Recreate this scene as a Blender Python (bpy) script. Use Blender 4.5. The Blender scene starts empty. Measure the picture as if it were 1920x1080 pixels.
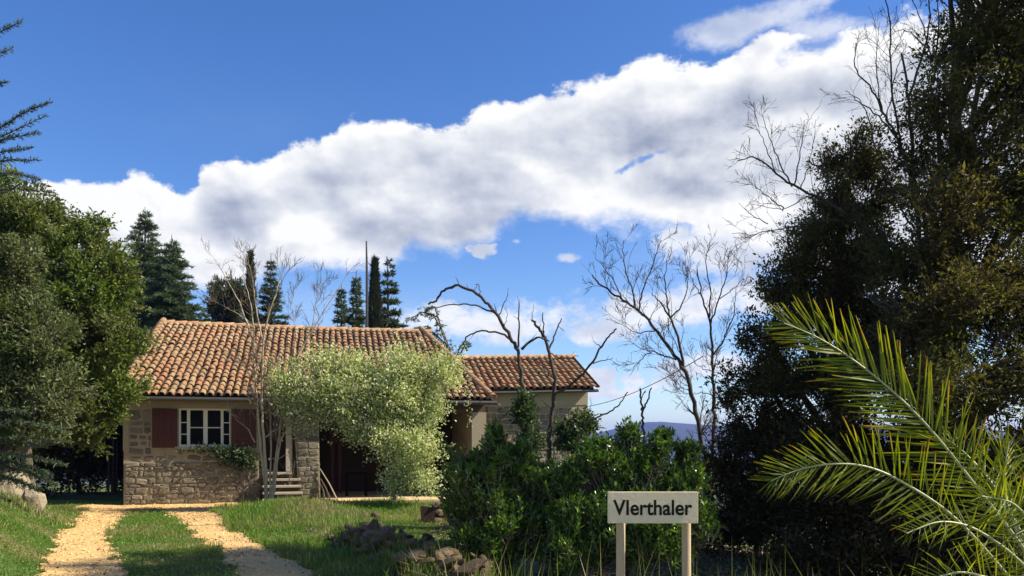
import bpy, bmesh, math, random
import numpy as np
from mathutils import Vector, Matrix, Euler

R = math.radians
rng = np.random.default_rng(7)
random.seed(7)
scene = bpy.context.scene
COL = scene.collection

# ------------------------------------------------------------------ camera, sky, sun, exposure
F = 1450.0          # focal length in photograph pixels (1920 wide)
HZ = 830.0          # row of the horizon in the photograph
H = 1.775           # eye height above the house yard
SUN_EL, SUN_AZ = R(42), R(92)      # azimuth measured from +Y towards +X

cam = bpy.data.cameras.new('camera')
cam.lens = 36 * F / 1920
cam.sensor_width = 36
cam.shift_y = (HZ - 540) / 1920
cam.clip_start, cam.clip_end = 0.05, 20000
cam_o = bpy.data.objects.new('camera', cam)
cam_o.location = (0, 0, H)
cam_o.rotation_euler = (R(90), 0, 0)
COL.objects.link(cam_o)
scene.camera = cam_o

scene.view_settings.view_transform = 'Standard'
scene.view_settings.look = 'None'
scene.view_settings.gamma = 1
scene.view_settings.use_curve_mapping = False
scene.view_settings.exposure = 0.95
scene.cycles.max_bounces = 8
scene.cycles.diffuse_bounces = 3
scene.cycles.glossy_bounces = 2
scene.cycles.transmission_bounces = 6
scene.cycles.transparent_max_bounces = 8
scene.cycles.volume_bounces = 0
scene.cycles.use_denoising = True

sun = bpy.data.lights.new('sun', 'SUN')
sun.energy = 5.0
sun.angle = R(0.5)
sun.color = (1.0, 0.89, 0.70)
sun_o = bpy.data.objects.new('sun', sun)
S = Vector((math.cos(SUN_EL) * math.sin(SUN_AZ), math.cos(SUN_EL) * math.cos(SUN_AZ), math.sin(SUN_EL)))
sun_o.rotation_euler = (-S).to_track_quat('-Z', 'Y').to_euler()
sun_o.location = S * 60
COL.objects.link(sun_o)


def azel(px, py):
    x, z = (px - 960) / F, (HZ - py) / F
    return math.degrees(math.atan2(x, 1)), math.degrees(math.atan2(z, math.hypot(x, 1)))


def make_world():
    w = bpy.data.worlds.new('World')
    scene.world = w
    w.use_nodes = True
    nt = w.node_tree
    nt.nodes.clear()
    N, L = nt.nodes.new, nt.links.new

    def put(sock, v):
        if isinstance(v, bpy.types.NodeSocket):
            L(v, sock)
        else:
            sock.default_value = v

    def m(op, a, b=0.0, c=0.0, clamp=False):
        n = N('ShaderNodeMath')
        n.operation = op
        n.use_clamp = clamp
        put(n.inputs[0], a); put(n.inputs[1], b); put(n.inputs[2], c)
        return n.outputs[0]

    def ss(v, a, b, lo=0.0, hi=1.0, kind='SMOOTHSTEP'):
        n = N('ShaderNodeMapRange')
        n.interpolation_type = kind
        put(n.inputs['Value'], v)
        for k, q in (('From Min', a), ('From Max', b), ('To Min', lo), ('To Max', hi)):
            n.inputs[k].default_value = q
        return n.outputs['Result']

    tc = N('ShaderNodeTexCoord')
    sep = N('ShaderNodeSeparateXYZ')
    L(tc.outputs['Generated'], sep.inputs[0])
    X, Y, Z = sep.outputs
    az = m('MULTIPLY', m('ARCTAN2', X, Y), 57.29578)
    el = m('MULTIPLY', m('ARCSINE', Z), 57.29578)

    def noise(scale, detail, rough=0.55, off=(0, 0, 0), zs=1.5, dist=0.0, lac=2.0):
        mp = N('ShaderNodeMapping')
        mp.inputs['Location'].default_value = off
        mp.inputs['Scale'].default_value = (1, 1, zs)
        L(tc.outputs['Generated'], mp.inputs['Vector'])
        n = N('ShaderNodeTexNoise')
        n.inputs['Scale'].default_value = scale
        n.inputs['Detail'].default_value = detail
        n.inputs['Roughness'].default_value = rough
        n.inputs['Lacunarity'].default_value = lac
        n.inputs['Distortion'].default_value = dist
        L(mp.outputs[0], n.inputs['Vector'])
        return n.outputs['Fac']

    AZ0, AZ1, ELM = -46.0, 46.0, 50.0
    azn = ss(az, AZ0, AZ1, kind='LINEAR')

    def curve(pts, back):
        n = N('ShaderNodeFloatCurve')
        c = n.mapping.curves[0]
        P = sorted(((a - AZ0) / (AZ1 - AZ0), e / ELM) for a, e in (azel(*p) for p in pts))
        P = [(0.0, back[0] / ELM)] + P + [(1.0, back[1] / ELM)]
        c.points[0].location = P[0]
        c.points[-1].location = P[-1]
        for p in P[1:-1]:
            c.points.new(*p)
        for p in c.points:
            p.handle_type = 'AUTO_CLAMPED'
        n.mapping.update()
        L(azn, n.inputs['Value'])
        return m('MULTIPLY', n.outputs['Value'], ELM)

    top = curve([(-40, 365), (60, 352), (150, 352), (210, 335), (285, 312), (345, 340), (385, 305), (440, 305), (500, 300),
                 (545, 262), (610, 258), (665, 235), (745, 240), (855, 250), (912, 208), (985, 198), (1045, 186),
                 (1140, 158), (1205, 118), (1300, 114), (1400, 70), (1480, 55), (1560, 62), (1660, 50), (1800, 30), (1960, 0)],
                (12, 28))
    bot = curve([(-40, 640), (250, 560), (380, 545), (560, 520), (640, 520), (735, 522), (765, 492), (850, 478), (920, 452),
                 (940, 425), (1010, 420), (1110, 432), (1220, 436), (1300, 452), (1370, 470), (1500, 520), (1700, 560), (1960, 600)],
                (5, 8))
    nb = noise(5.0, 9, 0.56, (3.1, 0.4, 1.7))
    nf = noise(15.0, 10, 0.64, (1.0, 7.0, 2.2))
    nh = noise(46.0, 6, 0.62, (2.0, 4.0, 9.2))
    nl = noise(3.0, 4, 0.5, (5.0, 2.0, 0.3), 2.2)
    pert = m('ADD', m('MULTIPLY', m('SUBTRACT', nb, 0.5), 4.2), m('ADD', m('MULTIPLY', m('SUBTRACT', nf, 0.5), 3.6), m('MULTIPLY', m('SUBTRACT', nh, 0.5), 1.1)))
    dt = m('ADD', m('SUBTRACT', top, el), pert)
    db = m('ADD', m('SUBTRACT', el, bot), m('MULTIPLY', pert, 0.9))
    bank = m('MULTIPLY', ss(dt, -0.12, 0.5), ss(db, -0.4, 1.3))
    # a tongue of thin cloud above the bank, the holes in it, and small low clouds near the horizon
    def blob(px, py, wx, wy, rot=0.0, amp=1.2, fine=0.0):
        a, e = azel(px, py)
        da, de = m('SUBTRACT', az, a), m('SUBTRACT', el, e)
        c, s = math.cos(R(rot)), math.sin(R(rot))
        p = m('ADD', m('MULTIPLY', da, c), m('MULTIPLY', de, s))
        q = m('SUBTRACT', m('MULTIPLY', de, c), m('MULTIPLY', da, s))
        r2 = m('ADD', m('POWER', m('ABSOLUTE', m('DIVIDE', p, wx)), 2.0), m('POWER', m('ABSOLUTE', m('DIVIDE', q, wy)), 2.0))
        r = m('SQRT', r2)
        return m('SUBTRACT', m('SUBTRACT', 1.0, r), m('MULTIPLY', m('SUBTRACT', m('ADD', m('MULTIPLY', nf, 0.6), m('MULTIPLY', nb, 0.6)), 0.6), amp * 2)) if not fine else m('SUBTRACT', m('SUBTRACT', 1.0, r), m('ADD', m('MULTIPLY', m('SUBTRACT', nh, 0.5), fine), m('MULTIPLY', m('SUBTRACT', nf, 0.5), amp)))

    tongue = m('MAXIMUM', ss(blob(1400, 46, 4.6, .8, 5, 2.6), -0.3, 0.7), ss(blob(1560, 52, 4.6, .75, -3, 2.6), -0.3, 0.8))
    hole = m('MAXIMUM', m('MAXIMUM', ss(blob(1172, 315, 1.3, .32, 24, 2.0, 2.4), 0.0, 0.9), ss(blob(1212, 296, 1.2, .30, 14, 2.0, 2.4), 0.0, 0.9)),
             ss(blob(1545, 80, 4.2, 0.8, 2, 3.0), 0.0, 0.8))
    hole = m('MAXIMUM', hole, ss(blob(1275, 432, 2.2, 0.6, 10, 3.0), 0.0, 0.7))
    bank = m('MULTIPLY', bank, m('SUBTRACT', 1.0, m('MULTIPLY', hole, 0.85)))
    low = ss(blob(905, 607, 7.2, 1.9, 0, 1.8), -0.1, 0.45)
    for args in ((1255, 582, 9.0, 2.3, 8, 1.8), (1125, 705, 3.4, 0.8, -4, 2.5, 4.0), (1135, 735, 2.8, 0.5, 0, 2.5, 4.0),
                 (1310, 690, 4.5, 1.6, 0, 2.2), (915, 464, 1.4, 0.6, 5, 2.6, 3.0), (1350, 465, 5.5, 2.4, 0, 1.8)):
        low = m('MAXIMUM', low, ss(blob(*args), -0.1, 0.5))
    low = m('MAXIMUM', low, m('MULTIPLY', ss(blob(1066, 484, 1.1, 0.36, 0, 1.5, 2.5), 0.0, 1.0), 0.8))
    low = m('MAXIMUM', low, m('MULTIPLY', ss(blob(968, 452, .6, 0.24, 0, 1.0, 2.0), 0.0, 1.0), 0.6))
    veil = m('MULTIPLY', ss(nl, 0.45, 0.8), ss(el, 26, 6, 0.0, 0.22))
    mask = m('MAXIMUM', m('MAXIMUM', bank, m('MULTIPLY', tongue, 0.62)), m('MULTIPLY', low, 0.9))
    mask = m('MAXIMUM', mask, veil, clamp=True)

    # light on the clouds: relief towards the sun, white crests, grey bellies
    def dnoise(scale, detail, off, zs, d):
        a = noise(scale, detail, 0.5, off, zs)
        b = noise(scale, detail, 0.5, tuple(o + q for o, q in zip(off, d)), zs)
        return m('SUBTRACT', b, a)
    rel1 = dnoise(5.0, 3, (3.1, 0.4, 1.7), 1.5, (0.035, 0, 0.06))
    rel2 = dnoise(15.0, 7, (1.0, 7.0, 2.2), 1.5, (0.008, 0, 0.016))
    rel3 = dnoise(9.0, 6, (6.4, 2.2, 0.9), 1.6, (0.016, 0, 0.03))
    rel4 = dnoise(30.0, 5, (3.3, 5.1, 7.7), 1.4, (0.004, 0, 0.008))
    belly = noise(4.2, 5, 0.5, (8.2, 1.3, 4.4), 3.0)
    crest = ss(dt, 3.4, 0.2)
    edge = ss(db, 2.4, 0.2)
    b = m('ADD', 0.64, m('MULTIPLY', rel1, -1.9))
    b = m('ADD', b, m('MULTIPLY', rel2, -1.2))
    b = m('ADD', b, m('MULTIPLY', rel3, -1.1))
    b = m('ADD', b, m('MULTIPLY', rel4, -0.5))
    b = m('ADD', b, m('MULTIPLY', m('SUBTRACT', belly, 0.5), 1.05))
    b = m('ADD', b, m('MULTIPLY', crest, 0.34))
    b = m('ADD', b, m('MULTIPLY', edge, 0.16))
    for (px, py, wx, wy, rot, k) in ((590, 425, 3.2, 1.7, 5, .45), (290, 380, 4.0, 2.4, 0, .35), (1130, 375, 5.0, 2.2, 0, .35), (1480, 120, 6.5, 2.6, 0, .4),
                                     (440, 420, 4.2, 3.4, 40, -.46), (1500, 172, 8.5, 2.2, 0, -.40), (1270, 254, 7.5, 2.2, 4, -.36), (1335, 338, 6.5, 2.5, 0, -.44),
                                     (850, 430, 5.5, 1.8, 0, -.16), (650, 310, 4.0, 1.6, 25, -.14)):
        b = m('ADD', b, m('MULTIPLY', ss(blob(px, py, wx, wy, rot, 0.6), 0.0, 0.9), k))
    b = m('ADD', m('MULTIPLY', b, 0.86), 0.15)
    b = m('MAXIMUM', m('MINIMUM', b, 1.0), 0.0)
    ramp = N('ShaderNodeValToRGB')
    cr = ramp.color_ramp
    cr.elements[0].position, cr.elements[0].color = 0.0, (0.33, 0.38, 0.50, 1)
    cr.elements[1].position, cr.elements[1].color = 1.0, (0.99, 0.99, 0.98, 1)
    e = cr.elements.new(0.35); e.color = (0.54, 0.58, 0.67, 1)
    e = cr.elements.new(0.68); e.color = (0.74, 0.77, 0.82, 1)
    L(b, ramp.inputs[0])

    sky = N('ShaderNodeTexSky')
    sky.sky_type = 'NISHITA'
    sky.sun_disc = False
    sky.sun_elevation = SUN_EL
    sky.sun_rotation = SUN_AZ
    sky.altitude = 400
    sky.air_density = 1.0
    sky.dust_density = 0.4
    sky.ozone_density = 2.6
    bg1, bg2, mix, out = N('ShaderNodeBackground'), N('ShaderNodeBackground'), N('ShaderNodeMixShader'), N('ShaderNodeOutputWorld')
    hs = N('ShaderNodeHueSaturation')
    hs.inputs['Hue'].default_value = 0.511
    hs.inputs['Saturation'].default_value = 1.27
    L(sky.outputs[0], hs.inputs['Color'])
    L(hs.outputs[0], bg1.inputs[0])
    bg1.inputs[1].default_value = 0.094
    L(ramp.outputs[0], bg2.inputs[0])
    bg2.inputs[1].default_value = 0.545
    L(mask, mix.inputs[0]); L(bg1.outputs[0], mix.inputs[1]); L(bg2.outputs[0], mix.inputs[2])
    L(mix.outputs[0], out.inputs[0])


make_world()

# ------------------------------------------------------------------ helpers
def W(px, py, Y):
    return np.array([(px - 960) / F * Y, Y, H + (HZ - py) / F * Y])


def hash2(i, j, s=0):
    v = np.sin(i * 127.1 + j * 311.7 + s * 74.7) * 43758.5453
    return v - np.floor(v)


def vnoise(x, y, s=0):
    x, y = np.asarray(x, float), np.asarray(y, float)
    i, j = np.floor(x), np.floor(y)
    u, v = x - i, y - j
    u, v = u * u * (3 - 2 * u), v * v * (3 - 2 * v)
    a, b, c, d = hash2(i, j, s), hash2(i + 1, j, s), hash2(i, j + 1, s), hash2(i + 1, j + 1, s)
    return (a * (1 - u) + b * u) * (1 - v) + (c * (1 - u) + d * u) * v


def sstep(a, b, x):
    t = np.clip((np.asarray(x, float) - a) / (b - a), 0, 1)
    return t * t * (3 - 2 * t)


def terrain(x, y):
    x, y = np.asarray(x, float), np.asarray(y, float)
    z = np.zeros(np.broadcast(x, y).shape)
    xl = -6.18 - 0.4916 * (y - 10.3)
    z = z + 0.62 * sstep(0.1, 1.7, xl - x) * (1 - sstep(17.2, 20.2, y)) * sstep(4, 8, y)
    z = z + 0.34 * np.exp(-(((x + 5.3) / 1.5) ** 2 + ((y - 18.8) / 1.9) ** 2))
    z = z + 0.12 * np.exp(-(((x + 2.9) / 1.3) ** 2 + ((y - 20.6) / 1.3) ** 2))
    wd = (x + 3.0) * .909 + (y - 14.0) * .415
    z = z + .16 * np.exp(-(wd / .45) ** 2) * sstep(14.6, 13.4, y) * sstep(6.5, 8.0, y)
    z = z - 2.2 * sstep(3.0, 14.0, x) - 0.5 * sstep(-0.5, 4.0, x) * sstep(11, 20, y)
    z = z - 45 * sstep(45, 420, np.hypot(x * 0.8, y)) - 1.2 * sstep(26, 45, y)
    z = z + 0.05 * (vnoise(x * 0.9, y * 0.9, 1) - 0.5) + 0.03 * (vnoise(x * 2.7, y * 2.7, 2) - 0.5)
    return z


def tz(x, y):
    return float(terrain(x, y))


def G(px, py):
    Y = H * F / (py - HZ)
    return ((px - 960) / F * Y, Y)


_e = lambda pts: np.array(sorted([G(*p)[::-1] for p in pts]))
LL = _e([(90, 1080), (97, 1035), (106, 1010), (130, 985), (165, 958)])
LR = _e([(225, 1080), (212, 1040), (203, 1010), (215, 985), (243, 957)])
RL = _e([(445, 1080), (420, 1052), (380, 1015), (355, 995), (300, 956)])
RR = _e([(592, 1080), (530, 1045), (470, 1015), (430, 990), (402, 966), (404, 955)])


def _ex(T, y):
    near = T[0, 1] + (y - T[0, 0]) * -0.47
    return np.where(y < T[0, 0], near, np.interp(y, T[:, 0], T[:, 1]))


def gravel(x, y, w=0.0):
    x, y = np.asarray(x, float), np.asarray(y, float)
    n = 0.26 * (vnoise(x * 2.3, y * 2.3, 5) - 0.5) + 0.16 * (vnoise(x * 6.1, y * 6.1, 6) - 0.5)
    a = (x > _ex(LL, y) + n - w) & (x < _ex(LR, y) + n + w)
    b = (x > _ex(RL, y) + n - w) & (x < _ex(RR, y) + n + w)
    fy = 22 + 0.2475 * (x + 11.05)
    ap = (y > 20.2 + 2.2 * n - w) & (y < fy + 0.3) & (x > -11.9 + n) & (x < -7.35 + 0.5 * (y - 20.5) + 2 * n + w)
    return (a | b) & (y < 20.9) & (y > 2.0) | ap


def tag(o, label=None, cat=None, group=None, kind=None):
    if label: o['label'] = label
    if cat: o['category'] = cat
    if group: o['group'] = group
    if kind: o['kind'] = kind
    return o


def thing(name, label, cat, loc=(0, 0, 0), rotz=0.0, group=None):
    o = bpy.data.objects.new(name, None)
    o.empty_display_size = 0.3
    o.location = loc
    o.rotation_euler = (0, 0, rotz)
    COL.objects.link(o)
    return tag(o, label, cat, group)


def link(name, me, parent=None, mat=None):
    o = bpy.data.objects.new(name, me)
    if mat is not None and len(me.materials) == 0:
        me.materials.append(mat)
    COL.objects.link(o)
    if parent is not None:
        o.parent = parent
    return o


def fast_mesh(name, V, Fc, smooth=False):
    """V (n,3) floats, Fc (m,k) ints"""
    V = np.ascontiguousarray(V, np.float32)
    Fc = np.ascontiguousarray(Fc, np.int32)
    me = bpy.data.meshes.new(name)
    n, k = Fc.shape
    me.vertices.add(len(V)); me.vertices.foreach_set('co', V.ravel())
    me.loops.add(n * k); me.loops.foreach_set('vertex_index', Fc.ravel())
    me.polygons.add(n)
    me.polygons.foreach_set('loop_start', np.arange(0, n * k, k, dtype=np.int32))
    me.polygons.foreach_set('loop_total', np.full(n, k, np.int32))
    me.polygons.foreach_set('use_smooth', np.full(n, smooth, bool))
    me.update(calc_edges=True)
    return me


class MB:
    """collects quads into one mesh"""
    def __init__(self):
        self.V, self.F, self.n = [], [], 0

    def add(self, V, Fc):
        V = np.asarray(V, float); Fc = np.asarray(Fc, int)
        self.V.append(V); self.F.append(Fc + self.n); self.n += len(V)

    def box(self, x0, x1, y0, y1, z0, z1):
        v = [(x, y, z) for z in (z0, z1) for y in (y0, y1) for x in (x0, x1)]
        self.add(v, [(0, 2, 3, 1), (4, 5, 7, 6), (0, 1, 5, 4), (2, 6, 7, 3), (0, 4, 6, 2), (1, 3, 7, 5)])

    def hexa(self, v):
        """eight corners ordered like box()"""
        self.add(v, [(0, 2, 3, 1), (4, 5, 7, 6), (0, 1, 5, 4), (2, 6, 7, 3), (0, 4, 6, 2), (1, 3, 7, 5)])

    def tube(self, P, rad, sides=6, cap=True):
        P = np.asarray(P, float)
        n = len(P)
        rad = np.broadcast_to(np.asarray(rad, float), (n,))
        T = np.gradient(P, axis=0)
        T /= np.linalg.norm(T, axis=1)[:, None] + 1e-9
        ref = np.array([0, 0, 1.0]) if abs(T[:, 2]).mean() < 0.8 else np.array([1.0, 0, 0])
        A = np.cross(T, ref); A /= np.linalg.norm(A, axis=1)[:, None] + 1e-9
        B = np.cross(T, A)
        ang = np.arange(sides) / sides * 2 * math.pi
        V = P[:, None] + rad[:, None, None] * (A[:, None] * np.cos(ang)[None, :, None] + B[:, None] * np.sin(ang)[None, :, None])
        i = np.arange(n - 1)[:, None] * sides
        j = np.arange(sides)[None]
        k = (j + 1) % sides
        Fc = np.stack([i + j, i + sides + j, i + sides + k, i + k], -1).reshape(-1, 4)
        self.add(V.reshape(-1, 3), Fc)
        if cap:
            for e, s in ((0, 1), (n - 1, -1)):
                c = V[e]
                m = np.vstack([c, c.mean(0)])
                q = [(jj, sides, sides, (jj + 1) % sides) for jj in range(sides)]
                self.add(np.vstack([c, c.mean(0)[None], c.mean(0)[None] + 1e-4]), [(a, sides, sides + 1, d)[::s] for a, _, _, d in q])

    def segs(self, A, B, ra, rb, sides=4):
        A, B = np.asarray(A, float), np.asarray(B, float)
        ra, rb = np.asarray(ra, float), np.asarray(rb, float)
        T = B - A
        T /= np.linalg.norm(T, axis=1)[:, None] + 1e-9
        ref = np.where(np.abs(T[:, 2:3]) < 0.8, np.array([[0, 0, 1.0]]), np.array([[1.0, 0, 0]]))
        U = np.cross(T, ref); U /= np.linalg.norm(U, axis=1)[:, None] + 1e-9
        Vv = np.cross(T, U)
        ang = np.arange(sides) / sides * 2 * math.pi
        ring = U[:, None] * np.cos(ang)[None, :, None] + Vv[:, None] * np.sin(ang)[None, :, None]
        V = np.concatenate([A[:, None] + ra[:, None, None] * ring, B[:, None] + rb[:, None, None] * ring], 1)
        n = len(A)
        b = np.arange(n)[:, None] * (2 * sides)
        j = np.arange(sides)[None]; k = (j + 1) % sides
        Fc = np.stack([b + j, b + sides + j, b + sides + k, b + k], -1).reshape(-1, 4)
        self.add(V.reshape(-1, 3), Fc)

    def mesh(self, name, smooth=False):
        return fast_mesh(name, np.vstack(self.V), np.vstack(self.F), smooth)

    def build(self, name, mat, parent=None, smooth=False):
        return link(name, self.mesh(name, smooth), parent, mat)


# ------------------------------------------------------------------ materials
def new_mat(name):
    m = bpy.data.materials.new(name)
    m.use_nodes = True
    nt = m.node_tree
    return m, nt, nt.nodes.new, nt.links.new, nt.nodes['Principled BSDF'], nt.nodes['Material Output']


def ramp_node(N, stops):
    r = N('ShaderNodeValToRGB')
    cr = r.color_ramp
    while len(cr.elements) > 1:
        cr.elements.remove(cr.elements[-1])
    cr.elements[0].position = stops[0][0]
    cr.elements[0].color = (*stops[0][1], 1)
    for p, c in stops[1:]:
        e = cr.elements.new(p)
        e.color = (*c, 1)
    return r


def rnd_fac(N, L):
    """a random value per object and per loose piece"""
    oi, ge = N('ShaderNodeObjectInfo'), N('ShaderNodeNewGeometry')
    a = N('ShaderNodeMath'); a.operation = 'ADD'
    L(oi.outputs['Random'], a.inputs[0]); L(ge.outputs['Random Per Island'], a.inputs[1])
    f = N('ShaderNodeMath'); f.operation = 'FRACT'
    L(a.outputs[0], f.inputs[0])
    return f.outputs[0]


def noise_node(N, L, scale, detail=5, rough=0.6, coord='Object', stretch=(1, 1, 1)):
    tc, mp, n = N('ShaderNodeTexCoord'), N('ShaderNodeMapping'), N('ShaderNodeTexNoise')
    mp.inputs['Scale'].default_value = stretch
    L(tc.outputs[coord], mp.inputs['Vector']); L(mp.outputs[0], n.inputs['Vector'])
    n.inputs['Scale'].default_value = scale
    n.inputs['Detail'].default_value = detail
    n.inputs['Roughness'].default_value = rough
    return n.outputs['Fac']


def mixc(N, L, fac, a, b, mode='MIX'):
    n = N('ShaderNodeMix'); n.data_type = 'RGBA'; n.blend_type = mode
    for sock, v in ((n.inputs['Factor'], fac), (n.inputs['A'], a), (n.inputs['B'], b)):
        pass
    def put(s, v):
        if isinstance(v, bpy.types.NodeSocket): L(v, s)
        elif isinstance(v, tuple): s.default_value = (*v, 1)
        else: s.default_value = v
    put(n.inputs[0], fac); put(n.inputs[6], a); put(n.inputs[7], b)
    return n.outputs[2]


def pbr(name, stops, scale=4.0, rough=0.85, bump=0.3, bscale=None, rnd=0.0, spec=0.3, stretch=(1, 1, 1), spots=None, metallic=0.0, bdist=0.02):
    m, nt, N, L, P, O = new_mat(name)
    n = noise_node(N, L, scale, 7, 0.62, stretch=stretch)
    fac = n
    if rnd:
        r = rnd_fac(N, L)
        mx = N('ShaderNodeMix'); mx.data_type = 'FLOAT'
        mx.inputs[0].default_value = rnd
        L(n, mx.inputs[2]); L(r, mx.inputs[3])
        fac = mx.outputs[0]
    rp = ramp_node(N, stops)
    L(fac, rp.inputs[0])
    col = rp.outputs[0]
    if spots:
        for sc, lo, hi, c, amt in spots:
            sn = noise_node(N, L, sc, 4, 0.6)
            mr = N('ShaderNodeMapRange'); mr.interpolation_type = 'SMOOTHSTEP'
            L(sn, mr.inputs['Value'])
            mr.inputs['From Min'].default_value, mr.inputs['From Max'].default_value = lo, hi
            mr.inputs['To Max'].default_value = amt
            col = mixc(N, L, mr.outputs[0], col, c)
    L(col, P.inputs['Base Color'])
    P.inputs['Roughness'].default_value = rough
    P.inputs['Specular IOR Level'].default_value = spec
    P.inputs['Metallic'].default_value = metallic
    if bump:
        bn = noise_node(N, L, bscale or scale * 6, 6, 0.65, stretch=stretch)
        b = N('ShaderNodeBump'); b.inputs['Strength'].default_value = bump; b.inputs['Distance'].default_value = bdist
        L(bn, b.inputs['Height']); L(b.outputs[0], P.inputs['Normal'])
    return m


def leafmat(name, stops, trans=0.3, tcol=None, rough=0.45, spec=0.4, patch=0.0, pstops=None, pscale=0.8, tgain=1.6):
    """leaf: per-leaf colour, gloss on top, light let through"""
    m, nt, N, L, P, O = new_mat(name)
    r = rnd_fac(N, L)
    rp = ramp_node(N, stops)
    L(r, rp.inputs[0])
    col = rp.outputs[0]
    if pstops:
        rp2 = ramp_node(N, pstops); L(r, rp2.inputs[0])
        n = noise_node(N, L, pscale, 3, 0.55, 'Object')
        mr = N('ShaderNodeMapRange'); mr.interpolation_type = 'SMOOTHSTEP'
        L(n, mr.inputs['Value']); mr.inputs['From Min'].default_value = 0.5 - patch; mr.inputs['From Max'].default_value = 0.5 + patch
        col = mixc(N, L, mr.outputs[0], col, rp2.outputs[0])
    L(col, P.inputs['Base Color'])
    P.inputs['Roughness'].default_value = rough
    P.inputs['Specular IOR Level'].default_value = spec
    t = N('ShaderNodeBsdfTranslucent')
    g = mixc(N, L, 1.0, col, tcol or (tgain, tgain * 1.1, tgain * 0.45), 'MULTIPLY')
    L(g, t.inputs['Color'])
    mx = N('ShaderNodeMixShader'); mx.inputs[0].default_value = trans
    L(P.outputs[0], mx.inputs[1]); L(t.outputs[0], mx.inputs[2]); L(mx.outputs[0], O.inputs['Surface'])
    return m


def plain(name, c, rough=0.6, spec=0.4, metallic=0.0):
    m, nt, N, L, P, O = new_mat(name)
    P.inputs['Base Color'].default_value = (*c, 1)
    P.inputs['Roughness'].default_value = rough
    P.inputs['Specular IOR Level'].default_value = spec
    P.inputs['Metallic'].default_value = metallic
    return m


M = {}
M['tile'] = pbr('tile', [(0.0, (.20, .105, .058)), (.2, (.32, .16, .082)), (.4, (.31, .195, .108)), (.58, (.24, .16, .09)), (.72, (.35, .24, .135)), (.86, (.33, .16, .082)), (1, (.27, .195, .12))],
                scale=1.3, rnd=.7, rough=.9, bump=.3, spots=[(9, .50, .70, (.11, .09, .06), .6), (2.2, .48, .68, (.15, .12, .08), .5), (26, .60, .72, (.44, .42, .33), .35)])
M['channel'] = pbr('channel', [(0, (.05, .032, .02)), (1, (.13, .08, .05))], scale=6, rnd=.5)
M['stone'] = pbr('stone', [(0, (.075, .065, .05)), (.3, (.155, .132, .098)), (.55, (.25, .215, .165)), (.75, (.115, .10, .078)), (1, (.20, .17, .125))], scale=3.6, rnd=.7, rough=.92, bump=.9, bscale=14,
                 spots=[(13, .54, .72, (.44, .41, .33), .6), (5, .55, .70, (.065, .06, .048), .65)])
M['mortar'] = pbr('mortar', [(0, (.23, .19, .135)), (.5, (.34, .285, .205)), (1, (.27, .225, .16))], scale=3, rough=.95, bump=.8, bscale=26,
                  spots=[(2.4, .50, .68, (.17, .145, .105), .7)])
M['plaster'] = pbr('plaster', [(0, (.29, .245, .18)), (1, (.37, .315, .235))], scale=2.5, rough=.95, bump=.15, bscale=25)
M['limestone'] = pbr('limestone', [(0, (.33, .29, .22)), (1, (.46, .41, .32))], scale=5, rnd=.4, bump=.4)
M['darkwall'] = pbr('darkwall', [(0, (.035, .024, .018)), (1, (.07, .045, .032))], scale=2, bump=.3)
M['white_paint'] = pbr('white_paint', [(0, (.62, .60, .54)), (1, (.74, .72, .66))], scale=9, rough=.6, bump=.08)
M['red_wood'] = pbr('red_wood', [(0, (.060, .020, .015)), (.5, (.085, .028, .021)), (1, (.055, .02, .016))], scale=4, rough=.65, bump=.25, stretch=(6, 6, .6), rnd=.3)
M['old_wood'] = pbr('old_wood', [(0, (.22, .17, .12)), (1, (.38, .31, .23))], scale=6, stretch=(4, 4, .6), rnd=.4)
M['dark_wood'] = pbr('dark_wood', [(0, (.06, .04, .03)), (1, (.12, .08, .055))], scale=6, stretch=(4, 4, .6), rnd=.4)
M['gutter'] = plain('gutter', (.085, .08, .08), .45, .5, .5)
M['zinc'] = plain('zinc', (.16, .155, .15), .5, .5, .6)
M['gravel'] = pbr('gravel', [(0, (.48, .30, .11)), (.4, (.63, .415, .165)), (.7, (.69, .47, .205)), (1, (.59, .375, .145))], scale=3.5, rough=.95, bump=1.0, bscale=45, bdist=.03,
                  spots=[(1.1, .56, .78, (.42, .26, .11), .5), (60, .60, .70, (.22, .14, .07), .55)])
M['pebble'] = pbr('pebble', [(0, (.16, .095, .04)), (.3, (.50, .32, .14)), (.7, (.66, .45, .21)), (1, (.72, .53, .30))], scale=6, rnd=.85)
M['concrete'] = pbr('concrete', [(0, (.46, .34, .18)), (1, (.62, .47, .27))], scale=3, bump=.5)
M['bark_dark'] = pbr('bark_dark', [(0, (.035, .028, .022)), (1, (.10, .082, .065))], scale=8, stretch=(1, 1, .3), bump=.7)
M['bark_grey'] = pbr('bark_grey', [(0, (.085, .07, .055)), (1, (.20, .17, .135))], scale=8, stretch=(1, 1, .3), bump=.6)
M['bark_pale'] = pbr('bark_pale', [(0, (.20, .16, .105)), (.5, (.38, .32, .22)), (1, (.50, .43, .31))], scale=5, stretch=(1, 1, .4), bump=.5)
M['twig'] = pbr('twig', [(0, (.11, .085, .06)), (1, (.24, .19, .14))], scale=3, bump=0)
M['twig_dark'] = pbr('twig_dark', [(0, (.045, .036, .03)), (1, (.10, .08, .065))], scale=3, bump=0)
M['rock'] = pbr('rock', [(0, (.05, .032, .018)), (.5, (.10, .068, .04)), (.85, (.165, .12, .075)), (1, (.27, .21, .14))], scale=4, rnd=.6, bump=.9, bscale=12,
                spots=[(7, .5, .66, (.05, .055, .022), .7), (17, .6, .72, (.36, .33, .27), .45)])  # base colour lowered to put the ruined wall's shade into the stones
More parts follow.
